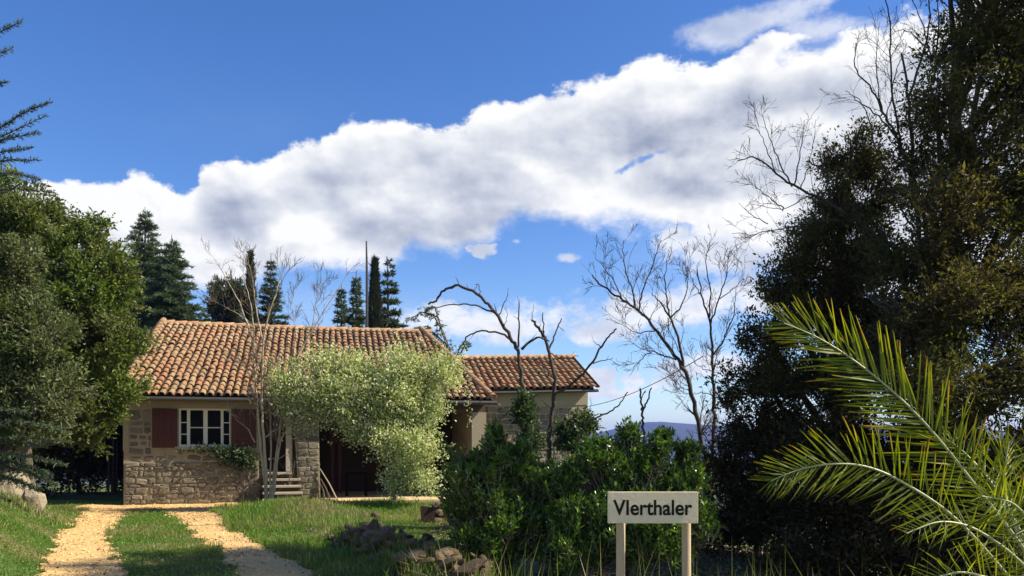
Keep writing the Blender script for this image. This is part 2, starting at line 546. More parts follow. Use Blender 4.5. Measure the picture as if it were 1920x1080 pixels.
M['boulder'] = pbr('boulder', [(0, (.18, .15, .11)), (.5, (.30, .26, .19)), (1, (.42, .37, .28))], scale=2.2, bump=1.0, bscale=8, bdist=.05, spots=[(5, .5, .66, (.09, .10, .04), .7)])
M['sign'] = pbr('sign', [(0, (.76, .63, .44)), (1, (.83, .71, .52))], scale=6, rough=.7, bump=.15, spots=[(30, .62, .7, (.40, .33, .24), .4), (3, .55, .75, (.56, .48, .36), .5)])
M['letter'] = plain('letter', (.016, .011, .009), .7, .15)
M['post'] = pbr('post', [(0, (.36, .27, .17)), (1, (.55, .44, .30))], scale=10, stretch=(3, 3, .25), rough=.7, bump=.2)
M['near_black'] = plain('near_black', (.008, .006, .005), .95, .05)  # one flat near-black colour for the table
M['metal'] = plain('metal', (.05, .05, .05), .5, .5, .6)
M['rust'] = pbr('rust', [(0, (.03, .016, .011)), (1, (.06, .032, .02))], scale=5)
M['cable'] = plain('cable', (.10, .10, .11), .6)
M['hill'] = pbr('hill', [(0, (.035, .05, .025)), (1, (.075, .085, .045))], scale=.004, bump=0)

# foliage
M['laurel'] = leafmat('laurel', [(0, (.028, .058, .009)), (.5, (.055, .115, .014)), (.85, (.10, .18, .022)), (1, (.19, .27, .045))], .3, rough=.28, spec=.5)
M['oak_bright'] = leafmat('oak_bright', [(0, (.05, .085, .016)), (.5, (.095, .145, .022)), (.85, (.155, .205, .032)), (1, (.23, .24, .06))], .36, rough=.5, patch=.1,
                          pstops=[(0, (.05, .065, .02)), (.6, (.09, .115, .028)), (1, (.17, .17, .055))], pscale=.7)
M['oak_grey'] = leafmat('oak_grey', [(0, (.05, .065, .026)), (.5, (.095, .115, .048)), (.85, (.14, .155, .07)), (1, (.21, .21, .125))], .3, rough=.55, patch=.1,
                        pstops=[(0, (.045, .065, .022)), (.6, (.08, .11, .032)), (1, (.14, .17, .055))], pscale=.8)
M['oak_dark'] = leafmat('oak_dark', [(0, (.032, .026, .010)), (.45, (.060, .049, .016)), (.8, (.095, .076, .025)), (1, (.15, .12, .05))], .34, rough=.6, spec=.18, patch=.09,
                        pstops=[(0, (.045, .045, .012)), (.5, (.075, .076, .020)), (1, (.13, .12, .04))], pscale=.6)
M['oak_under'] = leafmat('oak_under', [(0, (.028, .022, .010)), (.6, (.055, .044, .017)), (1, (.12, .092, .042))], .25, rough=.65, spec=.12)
M['pale'] = leafmat('pale', [(0, (.17, .235, .06)), (.3, (.29, .36, .12)), (.55, (.44, .49, .24)), (.72, (.62, .64, .43)), (1, (.84, .84, .70))], .38, rough=.6,
                    tcol=(1.25, 1.3, .6))
M['conifer'] = leafmat('conifer', [(0, (.032, .056, .028)), (.6, (.066, .102, .050)), (1, (.12, .155, .085))], .2, rough=.6)
M['conifer_dark'] = leafmat('conifer_dark', [(0, (.028, .044, .026)), (.6, (.052, .076, .044)), (1, (.09, .115, .072))], .2, rough=.6)
M['cypress'] = leafmat('cypress', [(0, (.014, .024, .013)), (.6, (.026, .04, .02)), (1, (.05, .06, .03))], .12, rough=.7)
M['pine'] = leafmat('pine', [(0, (.035, .045, .022)), (.6, (.06, .07, .034)), (1, (.10, .105, .055))], .15, rough=.7)
M['ivy'] = leafmat('ivy', [(0, (.03, .05, .02)), (.6, (.05, .085, .03)), (1, (.09, .12, .05))], .25, rough=.45)
M['palm'] = leafmat('palm', [(0, (.085, .125, .010)), (.6, (.135, .185, .013)), (1, (.21, .235, .024))], .52, rough=.45, spec=.35, tcol=(2.0, 1.75, .4))
def brown_tips(m):
    nt = m.node_tree
    P = nt.nodes['Principled BSDF']; t = [n for n in nt.nodes if n.type == 'BSDF_TRANSLUCENT'][0]
    a = nt.nodes.new('ShaderNodeAttribute'); a.attribute_name = 'tip'
    for sock, c in ((P.inputs['Base Color'], (.30, .13, .03)), (t.inputs['Color'], (.55, .22, .04))):
        src = sock.links[0].from_socket
        nt.links.new(mixc(nt.nodes.new, nt.links.new, a.outputs['Fac'], src, c), sock)


brown_tips(M['palm'])

M['rachis'] = pbr('rachis', [(0, (.30, .33, .13)), (1, (.46, .46, .26))], scale=12, rough=.4, bump=.1, spec=.5)
M['grass'] = leafmat('grass', [(0, (.055, .125, .012)), (.5, (.095, .19, .020)), (.88, (.145, .235, .032)), (1, (.26, .27, .08))], .38, rough=.5,
                     patch=.12, pstops=[(0, (.085, .14, .025)), (.4, (.14, .185, .04)), (.75, (.22, .22, .075)), (1, (.34, .30, .15))], pscale=.55)
M['reed'] = leafmat('reed', [(0, (.10, .13, .03)), (.6, (.19, .20, .06)), (1, (.32, .29, .13))], .35)
M['litter'] = leafmat('litter', [(0, (.045, .028, .015)), (.5, (.10, .065, .032)), (.85, (.17, .115, .06)), (1, (.26, .19, .11))], .1)
M['dry'] = leafmat('dry', [(0, (.16, .12, .06)), (.5, (.28, .23, .13)), (1, (.42, .36, .24))], .25)


def ground_mat():
    m, nt, N, L, P, O = new_mat('ground')
    a = noise_node(N, L, .55, 5, .6)
    b = noise_node(N, L, 9, 6, .7)
    r1 = ramp_node(N, [(0, (.035, .06, .016)), (.5, (.06, .10, .025)), (1, (.10, .13, .04))])
    r2 = ramp_node(N, [(0, (.09, .07, .035)), (.5, (.15, .12, .06)), (1, (.22, .18, .09))])
    L(b, r1.inputs[0]); L(b, r2.inputs[0])
    mr = N('ShaderNodeMapRange'); mr.interpolation_type = 'SMOOTHSTEP'
    L(a, mr.inputs['Value']); mr.inputs['From Min'].default_value = .45; mr.inputs['From Max'].default_value = .68
    L(mixc(N, L, mr.outputs[0], r1.outputs[0], r2.outputs[0]), P.inputs['Base Color'])
    P.inputs['Roughness'].default_value = .95
    P.inputs['Specular IOR Level'].default_value = .1
    bp = N('ShaderNodeBump'); bp.inputs['Strength'].default_value = .8; bp.inputs['Distance'].default_value = .04
    L(b, bp.inputs['Height']); L(bp.outputs[0], P.inputs['Normal'])
    return m


M['ground'] = ground_mat()


def glass_mat():
    m, nt, N, L, P, O = new_mat('glass')
    t, g, f, mx = N('ShaderNodeBsdfTransparent'), N('ShaderNodeBsdfGlossy'), N('ShaderNodeFresnel'), N('ShaderNodeMixShader')
    t.inputs[0].default_value = (.22, .24, .24, 1)
    g.inputs['Roughness'].default_value = .03
    f.inputs['IOR'].default_value = 1.13
    L(f.outputs[0], mx.inputs[0]); L(t.outputs[0], mx.inputs[1]); L(g.outputs[0], mx.inputs[2]); L(mx.outputs[0], O.inputs['Surface'])
    return m


M['glass'] = glass_mat()

# ------------------------------------------------------------------ the ground and the drive
def axis(fine0, fine1, step, far0, far1):
    mid = np.arange(fine0, fine1 + 1e-6, step)
    def out(start, end, sgn):
        v, s, a = [], step, start
        while (end - a) * sgn > 0:
            s *= 1.22; a += sgn * s; v.append(a)
        return v
    return np.array(out(fine0, far0, -1)[::-1] + list(mid) + out(fine1, far1, 1))


gx, gy = axis(-15, 9, .22, -3500, 4200), axis(1, 27, .22, -300, 4500)
XX, YY = np.meshgrid(gx, gy)
ZZ = terrain(XX, YY)
nx, ny = len(gx), len(gy)
ii = (np.arange(ny - 1)[:, None] * nx + np.arange(nx - 1)[None])
quads = np.stack([ii, ii + 1, ii + nx + 1, ii + nx], -1).reshape(-1, 4)
g = link('ground', fast_mesh('ground', np.stack([XX, YY, ZZ], -1).reshape(-1, 3), quads, True), None, M['ground'])
tag(g, kind='structure')

st = .055
cx, cy = np.arange(-13.0, 0.2, st), np.arange(2.5, 23.0, st)
CX, CY = np.meshgrid(cx, cy)
nx, ny = len(cx), len(cy)
keep = gravel((CX + st / 2)[:-1, :-1], (CY + st / 2)[:-1, :-1])
ii = (np.arange(ny - 1)[:, None] * nx + np.arange(nx - 1)[None])
quads = np.stack([ii, ii + 1, ii + nx + 1, ii + nx], -1)[keep]
CZ = terrain(CX, CY) + .012 + .012 * (vnoise(CX * 7, CY * 7, 9) - .3)
used, inv = np.unique(quads, return_inverse=True)
V = np.stack([CX, CY, CZ], -1).reshape(-1, 3)[used]
g = link('gravel_driveway', fast_mesh('gravel_driveway', V, inv.reshape(-1, 4), True), None, M['gravel'])
tag(g, kind='structure')

# loose pebbles on the drive
px = rng.uniform(-12, -1.5, 60000); py = rng.uniform(9.2, 22, 60000)
k = gravel(px, py, .05)
px, py = px[k][:5200], py[k][:5200]
n = len(px)
r = rng.gamma(1.7, .0055, n) + .005
oct_v = np.array([(1, 0, 0), (0, 1, 0), (-1, 0, 0), (0, -1, 0), (0, 0, .7), (0, 0, -.5)])
oct_f = np.array([(0, 1, 4), (1, 2, 4), (2, 3, 4), (3, 0, 4), (1, 0, 5), (2, 1, 5), (3, 2, 5), (0, 3, 5)])
a = rng.uniform(0, 6.28, n)
VV = oct_v[None] * r[:, None, None] * rng.uniform(.6, 1.3, (n, 6, 1))
VX = VV[..., 0] * np.cos(a)[:, None] - VV[..., 1] * np.sin(a)[:, None] + px[:, None]
VY = VV[..., 0] * np.sin(a)[:, None] + VV[..., 1] * np.cos(a)[:, None] + py[:, None]
VZ = VV[..., 2] + (terrain(px, py) + .018)[:, None]
g = link('gravel', fast_mesh('gravel', np.stack([VX, VY, VZ], -1).reshape(-1, 3), (oct_f[None] + (np.arange(n) * 6)[:, None, None]).reshape(-1, 3)), None, M['pebble'])
tag(g, kind='stuff')

# far hill
hx = np.linspace(-2600, 3400, 121); hy = np.linspace(2300, 4300, 41)
HX, HY = np.meshgrid(hx, hy)
prof = np.interp(HX, [-2600, -1500, -700, 0, 300, 420, 520, 600, 680, 780, 1000, 1500, 2300, 3400],
                 [30, 60, 30, 40, 70, 92, 108, 118, 116, 108, 92, 110, 70, 40])
bump = np.sin(np.clip((HY - 2300) / 2000, 0, 1) * math.pi) ** .8
HZ_ = -62 + prof * bump * 1.28 + 12 * (vnoise(HX / 170, HY / 170, 3) - .5) * bump + 5 * (vnoise(HX / 60, HY / 60, 4) - .5) * bump
ii = (np.arange(40)[:, None] * 121 + np.arange(120)[None])
g = link('hill', fast_mesh('hill', np.stack([HX, HY, HZ_], -1).reshape(-1, 3), np.stack([ii, ii + 1, ii + 122, ii + 121], -1).reshape(-1, 4), True), None, M['hill'])
tag(g, kind='structure')

# air between here and the hill
b = MB(); b.box(-4200, 4800, -600, 4900, -112, 112)
tag(b.build('haze', None), kind='stuff')
hm, nt, N, L, P, O = new_mat('haze')
nt.nodes.remove(P)
pv = N('ShaderNodeVolumePrincipled')
pv.inputs['Color'].default_value = (.11, .23, 1.0, 1)
pv.inputs['Density'].default_value = 1.5e-4
pv.inputs['Anisotropy'].default_value = 0.0
L(pv.outputs[0], O.inputs['Volume'])
bpy.data.objects['haze'].data.materials.append(hm)

# ------------------------------------------------------------------ the farmhouse
YAW = R(13.9)
U2, V2 = np.array([math.cos(YAW), math.sin(YAW)]), np.array([-math.sin(YAW), math.cos(YAW)])
ORG = np.array([-11.05, 22.0])


def FWd(t, v, z=0.0):
    p = ORG + U2 * t + V2 * v
    return np.array([p[0], p[1], z])


SL = math.atan(.4686)
CS, SN = math.cos(SL), math.sin(SL)


def stone_variants(k):
    out = []
    r = np.random.default_rng(k)
    for q in range(14):
        m = 10
        ang = (np.arange(m) + .5) / m * 2 * math.pi
        c, s = np.cos(ang), np.sin(ang)
        e = 2 / r.uniform(4.5, 7.5)
        x = np.sign(c) * np.abs(c) ** e * .5; z = np.sign(s) * np.abs(s) ** e * .5
        x = x + r.uniform(-.07, .07, m); z = z + r.uniform(-.09, .09, m)
        V, Fc = [], []
        for d, sc, ji in ((0, 1, 0), (-.62, 1.0, .0), (-.95, .80, .12)):
            for i in range(m):
                V.append((x[i] * sc, d + r.uniform(-ji, ji), z[i] * sc))
        V.append((r.uniform(-.1, .1), -1.0, r.uniform(-.1, .1)))
        for l in range(2):
            for i in range(m):
                j = (i + 1) % m
                Fc.append((l * m + i, l * m + j, (l + 1) * m + j, (l + 1) * m + i))
        for i in range(m):
            Fc.append((2 * m + i, 2 * m + (i + 1) % m, 3 * m))
        me = bpy.data.meshes.new('stone')
        me.from_pydata(V, [], Fc)
        me.materials.append(M['stone'])
        out.append(me)
    return out


STONES = stone_variants(3)


def lay_stones(parent, t0, t1, z0, z1, yf, holes=(), hr=(.17, .27), wr=(.2, .52), proud=lambda t, z: .02, gap=.022, skip=0.0, edge=None, seed=1, base=None):
    r = np.random.default_rng(seed)
    z, row = z0, 0
    while z < z1 - .08:
        h = min(r.uniform(*hr), z1 - z)
        if z1 - z - h < .1: h = z1 - z
        a0, a1 = (edge(z + h / 2) if edge else (t0, t1))
        t = a0 + (0 if row % 2 else -0.001)
        while t < a1 - .05:
            w = r.uniform(*wr) * (1.15 if t == a0 and row % 2 else 1)
            if a1 - t - w < .14: w = a1 - t
            c = (t + w / 2, z + h / 2)
            bad = any(c[0] + w / 2 > hl[0] and c[0] - w / 2 < hl[1] and c[1] + h / 2 > hl[2] and c[1] - h / 2 < hl[3] for hl in holes)
            if bad:                                      # a smaller stone up to the edge of the opening
                for hl in holes:
                    if t < hl[0] - .07 < t + w and c[1] + h / 2 > hl[2] and c[1] - h / 2 < hl[3]:
                        w2 = hl[0] - t
                        c = (t + w2 / 2, c[1]); w = w2; bad = False
            if not bad and r.random() > skip:
                o = link('stone', STONES[r.integers(len(STONES))], parent)
                p = proud(*c)
                o.location = (c[0] + r.normal(0, .008), yf + .03, c[1] + r.normal(0, .012))
                o.scale = ((w - gap * r.uniform(.6, 1.6)) * r.choice([-1, 1]) * 1.0, .03 + p * r.uniform(.7, 1.5), (h - gap * r.uniform(.6, 1.5)))
                o.rotation_euler = (0, r.normal(0, .08), 0)
                if h > .15 and w > .16 and r.random() < .28:                  # two thin stones, one above the other
                    o2 = link('stone', STONES[r.integers(len(STONES))], parent)
                    cut = r.uniform(.36, .64)
                    sz_ = o.scale[2]
                    o2.location = (c[0] + r.normal(0, .01), yf + .03, c[1] + h / 2 - gap / 2 - sz_ * (1 - cut) / 2)
                    o2.scale = (o.scale[0] * r.uniform(.8, 1), .03 + p * r.uniform(.5, 1.5), sz_ * (1 - cut) - .012)
                    o.scale[2] = sz_ * cut - .012
                    o.location[2] = c[1] - h / 2 + gap / 2 + sz_ * cut / 2
            t += w
        z += h
        row += 1


def arc_tile(w0, w1, h0, h1, L, th, n=6, lift=.0):
    """a half-round tile: x across, y up the slope, thick rim at the lower end"""
    V, Fc = [], []
    for (w, h, y, dz) in ((w0, h0, 0, lift), (w1, h1, L, 0)):
        for i in range(n + 1):
            a = math.pi * i / n
            V.append((-math.cos(a) * w / 2, y, math.sin(a) * h + dz))
    for i in range(n + 1):
        a = math.pi * i / n
        V.append((-math.cos(a) * (w0 / 2 - th), 0, math.sin(a) * (h0 - th) + lift))
    for i in range(n + 1):
        a = math.pi * i / n
        V.append((-math.cos(a) * (w1 / 2 - th), L, math.sin(a) * (h1 - th)))
    k = n + 1
    for i in range(n):
        Fc.append((i, i + 1, k + i + 1, k + i))
        Fc.append((i + 1, i, 2 * k + i, 2 * k + i + 1))
        Fc.append((2 * k + i + 1, 2 * k + i, 3 * k + i, 3 * k + i + 1))
    return np.array(V), np.array(Fc)


TV, TF = arc_tile(.178, .150, .088, .072, .46, .014, lift=.038)
TILE = []
for q in range(5):
    r = np.random.default_rng(40 + q)
    V = TV * (1 + r.uniform(-.05, .05, 3)) + r.normal(0, .0018, TV.shape)
    me = fast_mesh('roof_tile', V, TF, False)
    me.polygons.foreach_set('use_smooth', np.array([i % 3 != 1 for i in range(len(me.polygons))]))
    me.materials.append(M['tile'])
    TILE.append(me)
RV, RF = arc_tile(.25, .215, .12, .105, .50, .016, lift=.02)
RIDGE = fast_mesh('ridge_tile', RV, RF, True)
RIDGE.materials.append(M['tile'])


def roof_tiles(roof, t0, t1, v0, z0, length, edge1, view, limit=300, pitch=.2165, expo=.345, sag=lambda t, d: 0.0, seed=5):
    """cover tiles in rows; the ones that show largest are objects, the rest one joined part; channels below"""
    r = np.random.default_rng(seed)
    ncol = int(round((t1 - t0) / pitch)); nrow = int(math.ceil(length / expo))
    allt = []
    for c in range(ncol + 1):
        t = t0 + (c + .5) * pitch
        for k in range(nrow):
            d = k * expo
            if d > length - .12 or t > edge1(d) - .02:
                continue
            tt = t + r.normal(0, .006) + .012 * math.sin(k * .7 + c)
            dd = d - r.uniform(0, .05) - (r.uniform(.06, .14) if r.random() < .03 and k else 0)
            zz = .012 + r.normal(0, .004) + sag(t, d)
            loc = Vector((tt, v0 + dd * CS - zz * SN, z0 + dd * SN + zz * CS))
            rot = Euler((SL + r.normal(0, .016), r.normal(0, .035), r.normal(0, .024)))
            allt.append((loc, rot, c, k))
    allt.sort(key=lambda a: view(a[0]))
    for loc, rot, c, k in allt[:limit]:
        o = link('roof_tile', TILE[r.integers(5)], roof)
        o.location, o.rotation_euler = loc, rot
    if len(allt) > limit:
        mb = MB()
        for loc, rot, c, k in allt[limit:]:
            mt = np.array(Matrix.Translation(loc) @ rot.to_matrix().to_4x4())
            V = TV * (1 + r.uniform(-.05, .05, 3)) @ mt[:3, :3].T + mt[:3, 3]
            mb.add(V, TF)
        tag(mb.build('roof_tiles', M['tile'], roof), kind='stuff')
    mb = MB()
    for c in range(ncol + 2):
        t = t0 + c * pitch
        for k in range(nrow):
            d = k * expo
            d1 = min(d + .42, length)
            if t > edge1(d) - .02: continue
            V = []
            for (dd, w, zz) in ((d - .03, .085, .022), (d1, .095, .0)):
                for i in range(5):
                    a = math.pi * i / 4
                    h = .07 - .06 * math.sin(a) + zz + sag(t, d)
                    V.append((t - math.cos(a) * w, v0 + dd * CS - h * SN, z0 + dd * SN + h * CS))
            mb.add(V, [(i, i + 1, 6 + i, 5 + i) for i in range(4)])
    tag(mb.build('channel_tiles', M['channel'], roof), kind='stuff')


house = thing('farmhouse', 'stone farmhouse with a long clay tile roof and dark red shutters', 'house', (*ORG, 0), YAW)

EAVE_V, EAVE_Z, RL_ = -.36, 3.10, 6.3 / CS
RIDGE_V, RIDGE_Z = EAVE_V + 6.3, EAVE_Z + 6.3 * .4686
T_R0, T_R1 = 9.32, 10.72     # right end of the roof at ridge and eave
edge_main = lambda d: T_R1 + (T_R0 - T_R1) * d / RL_

# walls: boxes butted end to end, window and openings left free
w = MB()
WT, WB_, WL, WR_ = 2.77, 1.66, 1.459, 2.872
ZB, ZT = -.4, 2.98
w.box(0, WL, 0, .5, ZB, ZT); w.box(WR_, 3.66, 0, .5, ZB, ZT)
w.box(WL, WR_, 0, .5, ZB, WB_); w.box(WL, WR_, 0, .5, WT, ZT)
w.box(0, .5, .5, 10.6, ZB, ZT)                     # left side
w.box(.5, 9.4, 10.1, 10.6, ZB, ZT)                 # back
w.hexa([(10.05, 4.0, ZB), (10.5, 4.0, ZB), (9.4, 10.6, ZB), (9.85, 10.6, ZB), (10.05, 4.0, ZT), (10.5, 4.0, ZT), (9.4, 10.6, ZT), (9.85, 10.6, ZT)])
w.box(3.4, 3.66, .5, 4.2, ZB, ZT)                  # side of the stair recess
w.box(3.66, 4.62, 1.0, 1.25, ZB, .9); w.box(3.66, 3.72, 1.0, 1.25, .9, ZT); w.box(4.52, 4.62, 1.0, 1.25, .9, ZT); w.box(3.72, 4.52, 1.0, 1.25, 2.75, ZT)
w.box(4.62, 4.9, .45, 4.2, ZB, ZT)
w.box(3.66, 10.5, 4.2, 4.5, ZB, ZT)
w.box(10.05, 10.5, .55, 4.0, ZB, ZT)
wall = w.build('wall', M['mortar'], house)
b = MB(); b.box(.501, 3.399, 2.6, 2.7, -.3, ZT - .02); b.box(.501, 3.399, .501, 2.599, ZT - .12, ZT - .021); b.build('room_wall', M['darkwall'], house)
# smooth render above the openings
b = MB(); b.box(-.004, 3.668, -.02, .12, 2.775, 2.978)
b.box(-.012, .13, -.022, .1, 1.55, 2.774)
b.build('render_band', M['plaster'], house)
b = MB(); b.box(3.67, 10.5, -.05, .30, 2.74, 2.975); b.build('lintel_beam', M['dark_wood'], house)
# gable walls up to the roof
for sh_ in ([(0, .02, ZT), (.5, .02, ZT), (0, 5.94, ZT), (.5, 5.94, ZT), (0, .021, ZT + .02), (.5, .021, ZT + .02), (0, 5.94, ZT + 2.75), (.5, 5.94, ZT + 2.75)],
            [(0, 5.945, ZT), (.5, 5.945, ZT), (0, 10.6, ZT), (.5, 10.6, ZT), (0, 5.945, ZT + 2.75), (.5, 5.945, ZT + 2.75), (0, 10.599, ZT + .4), (.5, 10.599, ZT + .4)],
            [(10.1, .3, ZT), (10.4, .3, ZT), (9.05, 5.94, ZT), (9.3, 5.94, ZT), (10.1, .31, ZT + .1), (10.4, .31, ZT + .1), (9.05, 5.94, ZT + 2.72), (9.3, 5.94, ZT + 2.72)]):
    b = MB(); b.hexa(sh_)
    b.build('gable', M['mortar'], house)

proud = lambda t, z: (.040 if z < 1.25 else .014)
lay_stones(wall, .0, 3.66, 0.02, 1.22, 0, seed=2, proud=proud, hr=(.09, .21), wr=(.10, .38))
lay_stones(wall, .13, 1.42, 1.22, 2.75, 0, holes=[(.73, 1.5, 1.55, 2.9)], seed=12, proud=proud, hr=(.17, .28), wr=(.2, .4), gap=.05, skip=.06)
lay_stones(wall, 1.40, 3.66, 1.22, 2.75, 0, holes=[(1.38, 3.6, 1.56, 2.9)], seed=22, proud=lambda t, z: .012, gap=.06, skip=.12)

# window
win = thing('window', None, None, (0, 0, 0)); win.parent = house
f = MB()
a, c, e, d = 1.459, 2.872, 1.66, 2.77
y0, y1 = .055, .125
f.box(a, c, y0, y1, e, e + .06); f.box(a, c, y0, y1, d - .05, d)
xs = [a, a + .05, a + .215, a + .30, a + .66, a + .775, a + 1.14, a + 1.215, a + 1.375, c]
for i in (0, 2, 4, 6, 8):
    f.box(xs[i], xs[i + 1], y0 + .004 * (i == 4), y1, e + .06, d - .05)
zm = (e + d) / 2
for i, hs in ((1, (e + .36, e + .70)), (3, (zm,)), (5, (zm,)), (7, (e + .36, e + .70))):
    for h in hs:
        f.box(xs[i], xs[i + 1], y0 + .008, y1 - .01, h - .014, h + .014)
f.build('window_frame', M['white_paint'], win)
for i, hs in ((1, (e + .36, e + .70)), (3, (zm,)), (5, (zm,)), (7, (e + .36, e + .70))):
    zz = [e + .06] + list(hs) + [d - .05]
    for q in range(len(zz) - 1):
        p = MB(); p.box(xs[i] - .008, xs[i + 1] + .008, y0 + .032, y0 + .037, zz[q] + .002, zz[q + 1] - .002)
        p.build('window_pane', M['glass'], win)
s = MB(); s.box(a - .09, c + .06, -.07, .05, e - .085, e - .003); s.build('window_sill', M['limestone'], win)
cur = MB(); cur.box(a + .02, a + .2, .2, .22, e, d); cur.build('curtain', plain('curtain', (.10, .10, .10), .9), win)

# shutters, plank by plank
for x0, x1, ang in ((.755, 1.435, -.02), (2.905, 3.60, .03)):
    sh = thing('shutter', None, None, (0, 0, 0)); sh.parent = house
    n = 4
    for i in range(n):
        p = MB()
        aa, bb = x0 + (x1 - x0) * i / n + .004, x0 + (x1 - x0) * (i + 1) / n - .004
        p.box(aa, bb, -.06 + .003 * (i % 2), -.025, 1.63, 2.765 - .004 * i)
        p.build('plank', M['red_wood'], sh)
    for zz in (1.85, 2.5):
        p = MB(); p.box(x0 + .03, x1 - .03, -.085, -.0605, zz, zz + .11); p.build('crossbar', M['red_wood'], sh)

# door at the top of the stair
door = thing('door', None, None); door.parent = house
for i in range(5):
    p = MB(); p.box(3.725 + i * .159, 3.725 + i * .159 + .153, 1.04, 1.09, .92, 2.74); p.build('plank', M['red_wood'], door)
h = MB(); h.tube([(4.40, 1.03, 1.9), (4.40, .98, 1.9), (4.30, .98, 1.9)], .012); h.build('door_handle', M['metal'], door)
j = MB(); j.box(4.44, 4.62, -.10, .42, .92, 2.74); j.build('door_jamb', M['limestone'], house)

# pier between stair and porch
pr = MB()
pr.hexa([(4.86, -.16, -.3), (5.44, -.16, -.3), (4.86, .44, -.3), (5.44, .44, -.3), (4.63, -.14, 2.735), (5.38, -.14, 2.735), (4.63, .44, 2.735), (5.38, .44, 2.735)])
pier = pr.build('pier', M['mortar'], house)
lay_stones(pier, 4.7, 5.4, .02, 2.7, -.155, edge=lambda z: (4.86 - .076 * z + .0, 5.435 - .022 * z), hr=(.13, .22), wr=(.16, .34), proud=lambda t, z: .018, seed=31)
pr = MB(); pr.box(10.06, 10.52, -.10, .54, -.6, 2.735); pr.build('pier', M['plaster'], house)

# porch: door frames and back
b = MB()
for t in (5.78, 6.02, 7.3, 8.6):
    b.box(t, t + .10, 2.6, 2.7, .06, 2.6)
b.box(5.78, 8.7, 2.58, 2.72, 2.6, 2.72)
b.build('porch_frame', M['red_wood'], house)
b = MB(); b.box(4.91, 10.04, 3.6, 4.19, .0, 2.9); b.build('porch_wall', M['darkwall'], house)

# roof
roof = thing('roof', None, None); roof.parent = house
b = MB()
zs = .06
def rp_(t, v, z): return (t, v, z)
b.hexa([(-.12, EAVE_V, EAVE_Z - zs), (T_R1, EAVE_V, EAVE_Z - zs), (-.12, RIDGE_V, RIDGE_Z - zs), (T_R0, RIDGE_V, RIDGE_Z - zs),
        (-.12, EAVE_V, EAVE_Z), (T_R1, EAVE_V, EAVE_Z), (-.12, RIDGE_V, RIDGE_Z), (T_R0, RIDGE_V, RIDGE_Z)])
b.hexa([(-.12, RIDGE_V + .001, RIDGE_Z - zs), (T_R0, RIDGE_V + .001, RIDGE_Z - zs), (-.12, RIDGE_V + 5.2, RIDGE_Z - 2.43 - zs), (T_R0 - 0.2, RIDGE_V + 5.2, RIDGE_Z - 2.43 - zs),
        (-.12, RIDGE_V + .001, RIDGE_Z), (T_R0, RIDGE_V + .001, RIDGE_Z), (-.12, RIDGE_V + 5.2, RIDGE_Z - 2.43), (T_R0 - .2, RIDGE_V + 5.2, RIDGE_Z - 2.43)])
b.build('roof_deck', M['channel'], roof)
hw = np.array(house.matrix_basis)


def view_main(p):
    q = ORG + U2 * p[0] + V2 * p[1]
    sx = 960 + F * q[0] / q[1]
    pen = 0
    if 560 < sx < 900: pen = 40 if HZ - F * (p[2] - H) / q[1] > 650 else 6
    if sx < 262: pen = 40
    return math.hypot(*q) + pen


roof_tiles(roof, -.10, T_R1, EAVE_V - .06, EAVE_Z, RL_ + .05, edge_main, view_main, sag=lambda t, d: -.035 * math.sin(t / 9.5 * 3.14) * (d / RL_))
# ridge and edge tiles
t = -.1
while t < T_R0 - .1:
    o = link('ridge_tile', RIDGE, roof)
    o.location = (t + .45, RIDGE_V, RIDGE_Z + .005 + rng.normal(0, .006) - .03 * math.sin(t / 9.5 * 3.14))
    o.rotation_euler = (0, rng.normal(0, .014), R(90) + rng.normal(0, .012))
    t += .405
def edge_tiles(ta, tb, d0, d1, off=.09, slant=0.0):
    d = d0
    while d < d1 - .2:
        f_ = (d - d0) / (d1 - d0)
        tt = ta + (tb - ta) * f_
        o = link('verge_tile', RIDGE, roof)
        z = off
        o.location = (tt, EAVE_V - .06 + d * CS - z * SN, EAVE_Z + d * SN + z * CS)
        o.rotation_euler = (SL, 0, slant)
        d += .375
edge_tiles(T_R1 - .05, T_R0 - .05, 0, RL_, .07, math.atan((T_R1 - T_R0) / RL_))
edge_tiles(-.06, -.06, 0, RL_, .03)
# dark edge under the tiles, gutter on brackets
b = MB()
N_ = 24
for i in range(N_):
    pass
P = [(x, EAVE_V - .11, EAVE_Z - .085 + .0) for x in np.linspace(-.15, T_R1 + .05, 12)]
b.tube(P, .062, 8)
b.build('gutter', M['gutter'], house, True)

# ------------------------------------------------------------------ the annex
AO = FWd(10.62, .82)
annex = thing('annex', 'small stone annex with its own tile roof joined to the right end of the farmhouse', 'outbuilding', (AO[0], AO[1], 0), YAW)
AE, AV = 3.46, -.30
AT1 = 3.72
b = MB()
rise = lambda t: .14 * t / AT1
b.hexa([(0, 0, -1.5), (3.6, 0, -1.5), (0, .45, -1.5), (3.6, .45, -1.5), (0, 0, AE - .05), (3.6, 0, AE + .09), (0, .45, AE - .05), (3.6, .45, AE + .09)])
b.hexa([(3.15, .45, -1.5), (3.6, .45, -1.5), (3.15, 4.6, -1.5), (3.6, 4.6, -1.5), (3.15, .45, AE + .07), (3.6, .45, AE + .09), (3.15, 4.6, AE + .0), (3.6, 4.6, AE + .0)])
b.box(0, 3.15, 4.15, 4.6, -1.5, AE)
b.hexa([(3.2, .05, AE + .0), (3.55, .05, AE + .0), (3.2, 2.45, AE), (3.55, 2.45, AE), (3.2, .06, AE + .14), (3.55, .06, AE + .14), (3.2, 2.45, AE + 1.28), (3.55, 2.45, AE + 1.28)])
b.hexa([(3.2, 2.455, AE), (3.55, 2.455, AE), (3.2, 4.6, AE), (3.55, 4.6, AE), (3.2, 2.455, AE + 1.28), (3.55, 2.455, AE + 1.28), (3.2, 4.59, AE + .3), (3.55, 4.59, AE + .3)])
awall = b.build('wall', M['mortar'], annex)
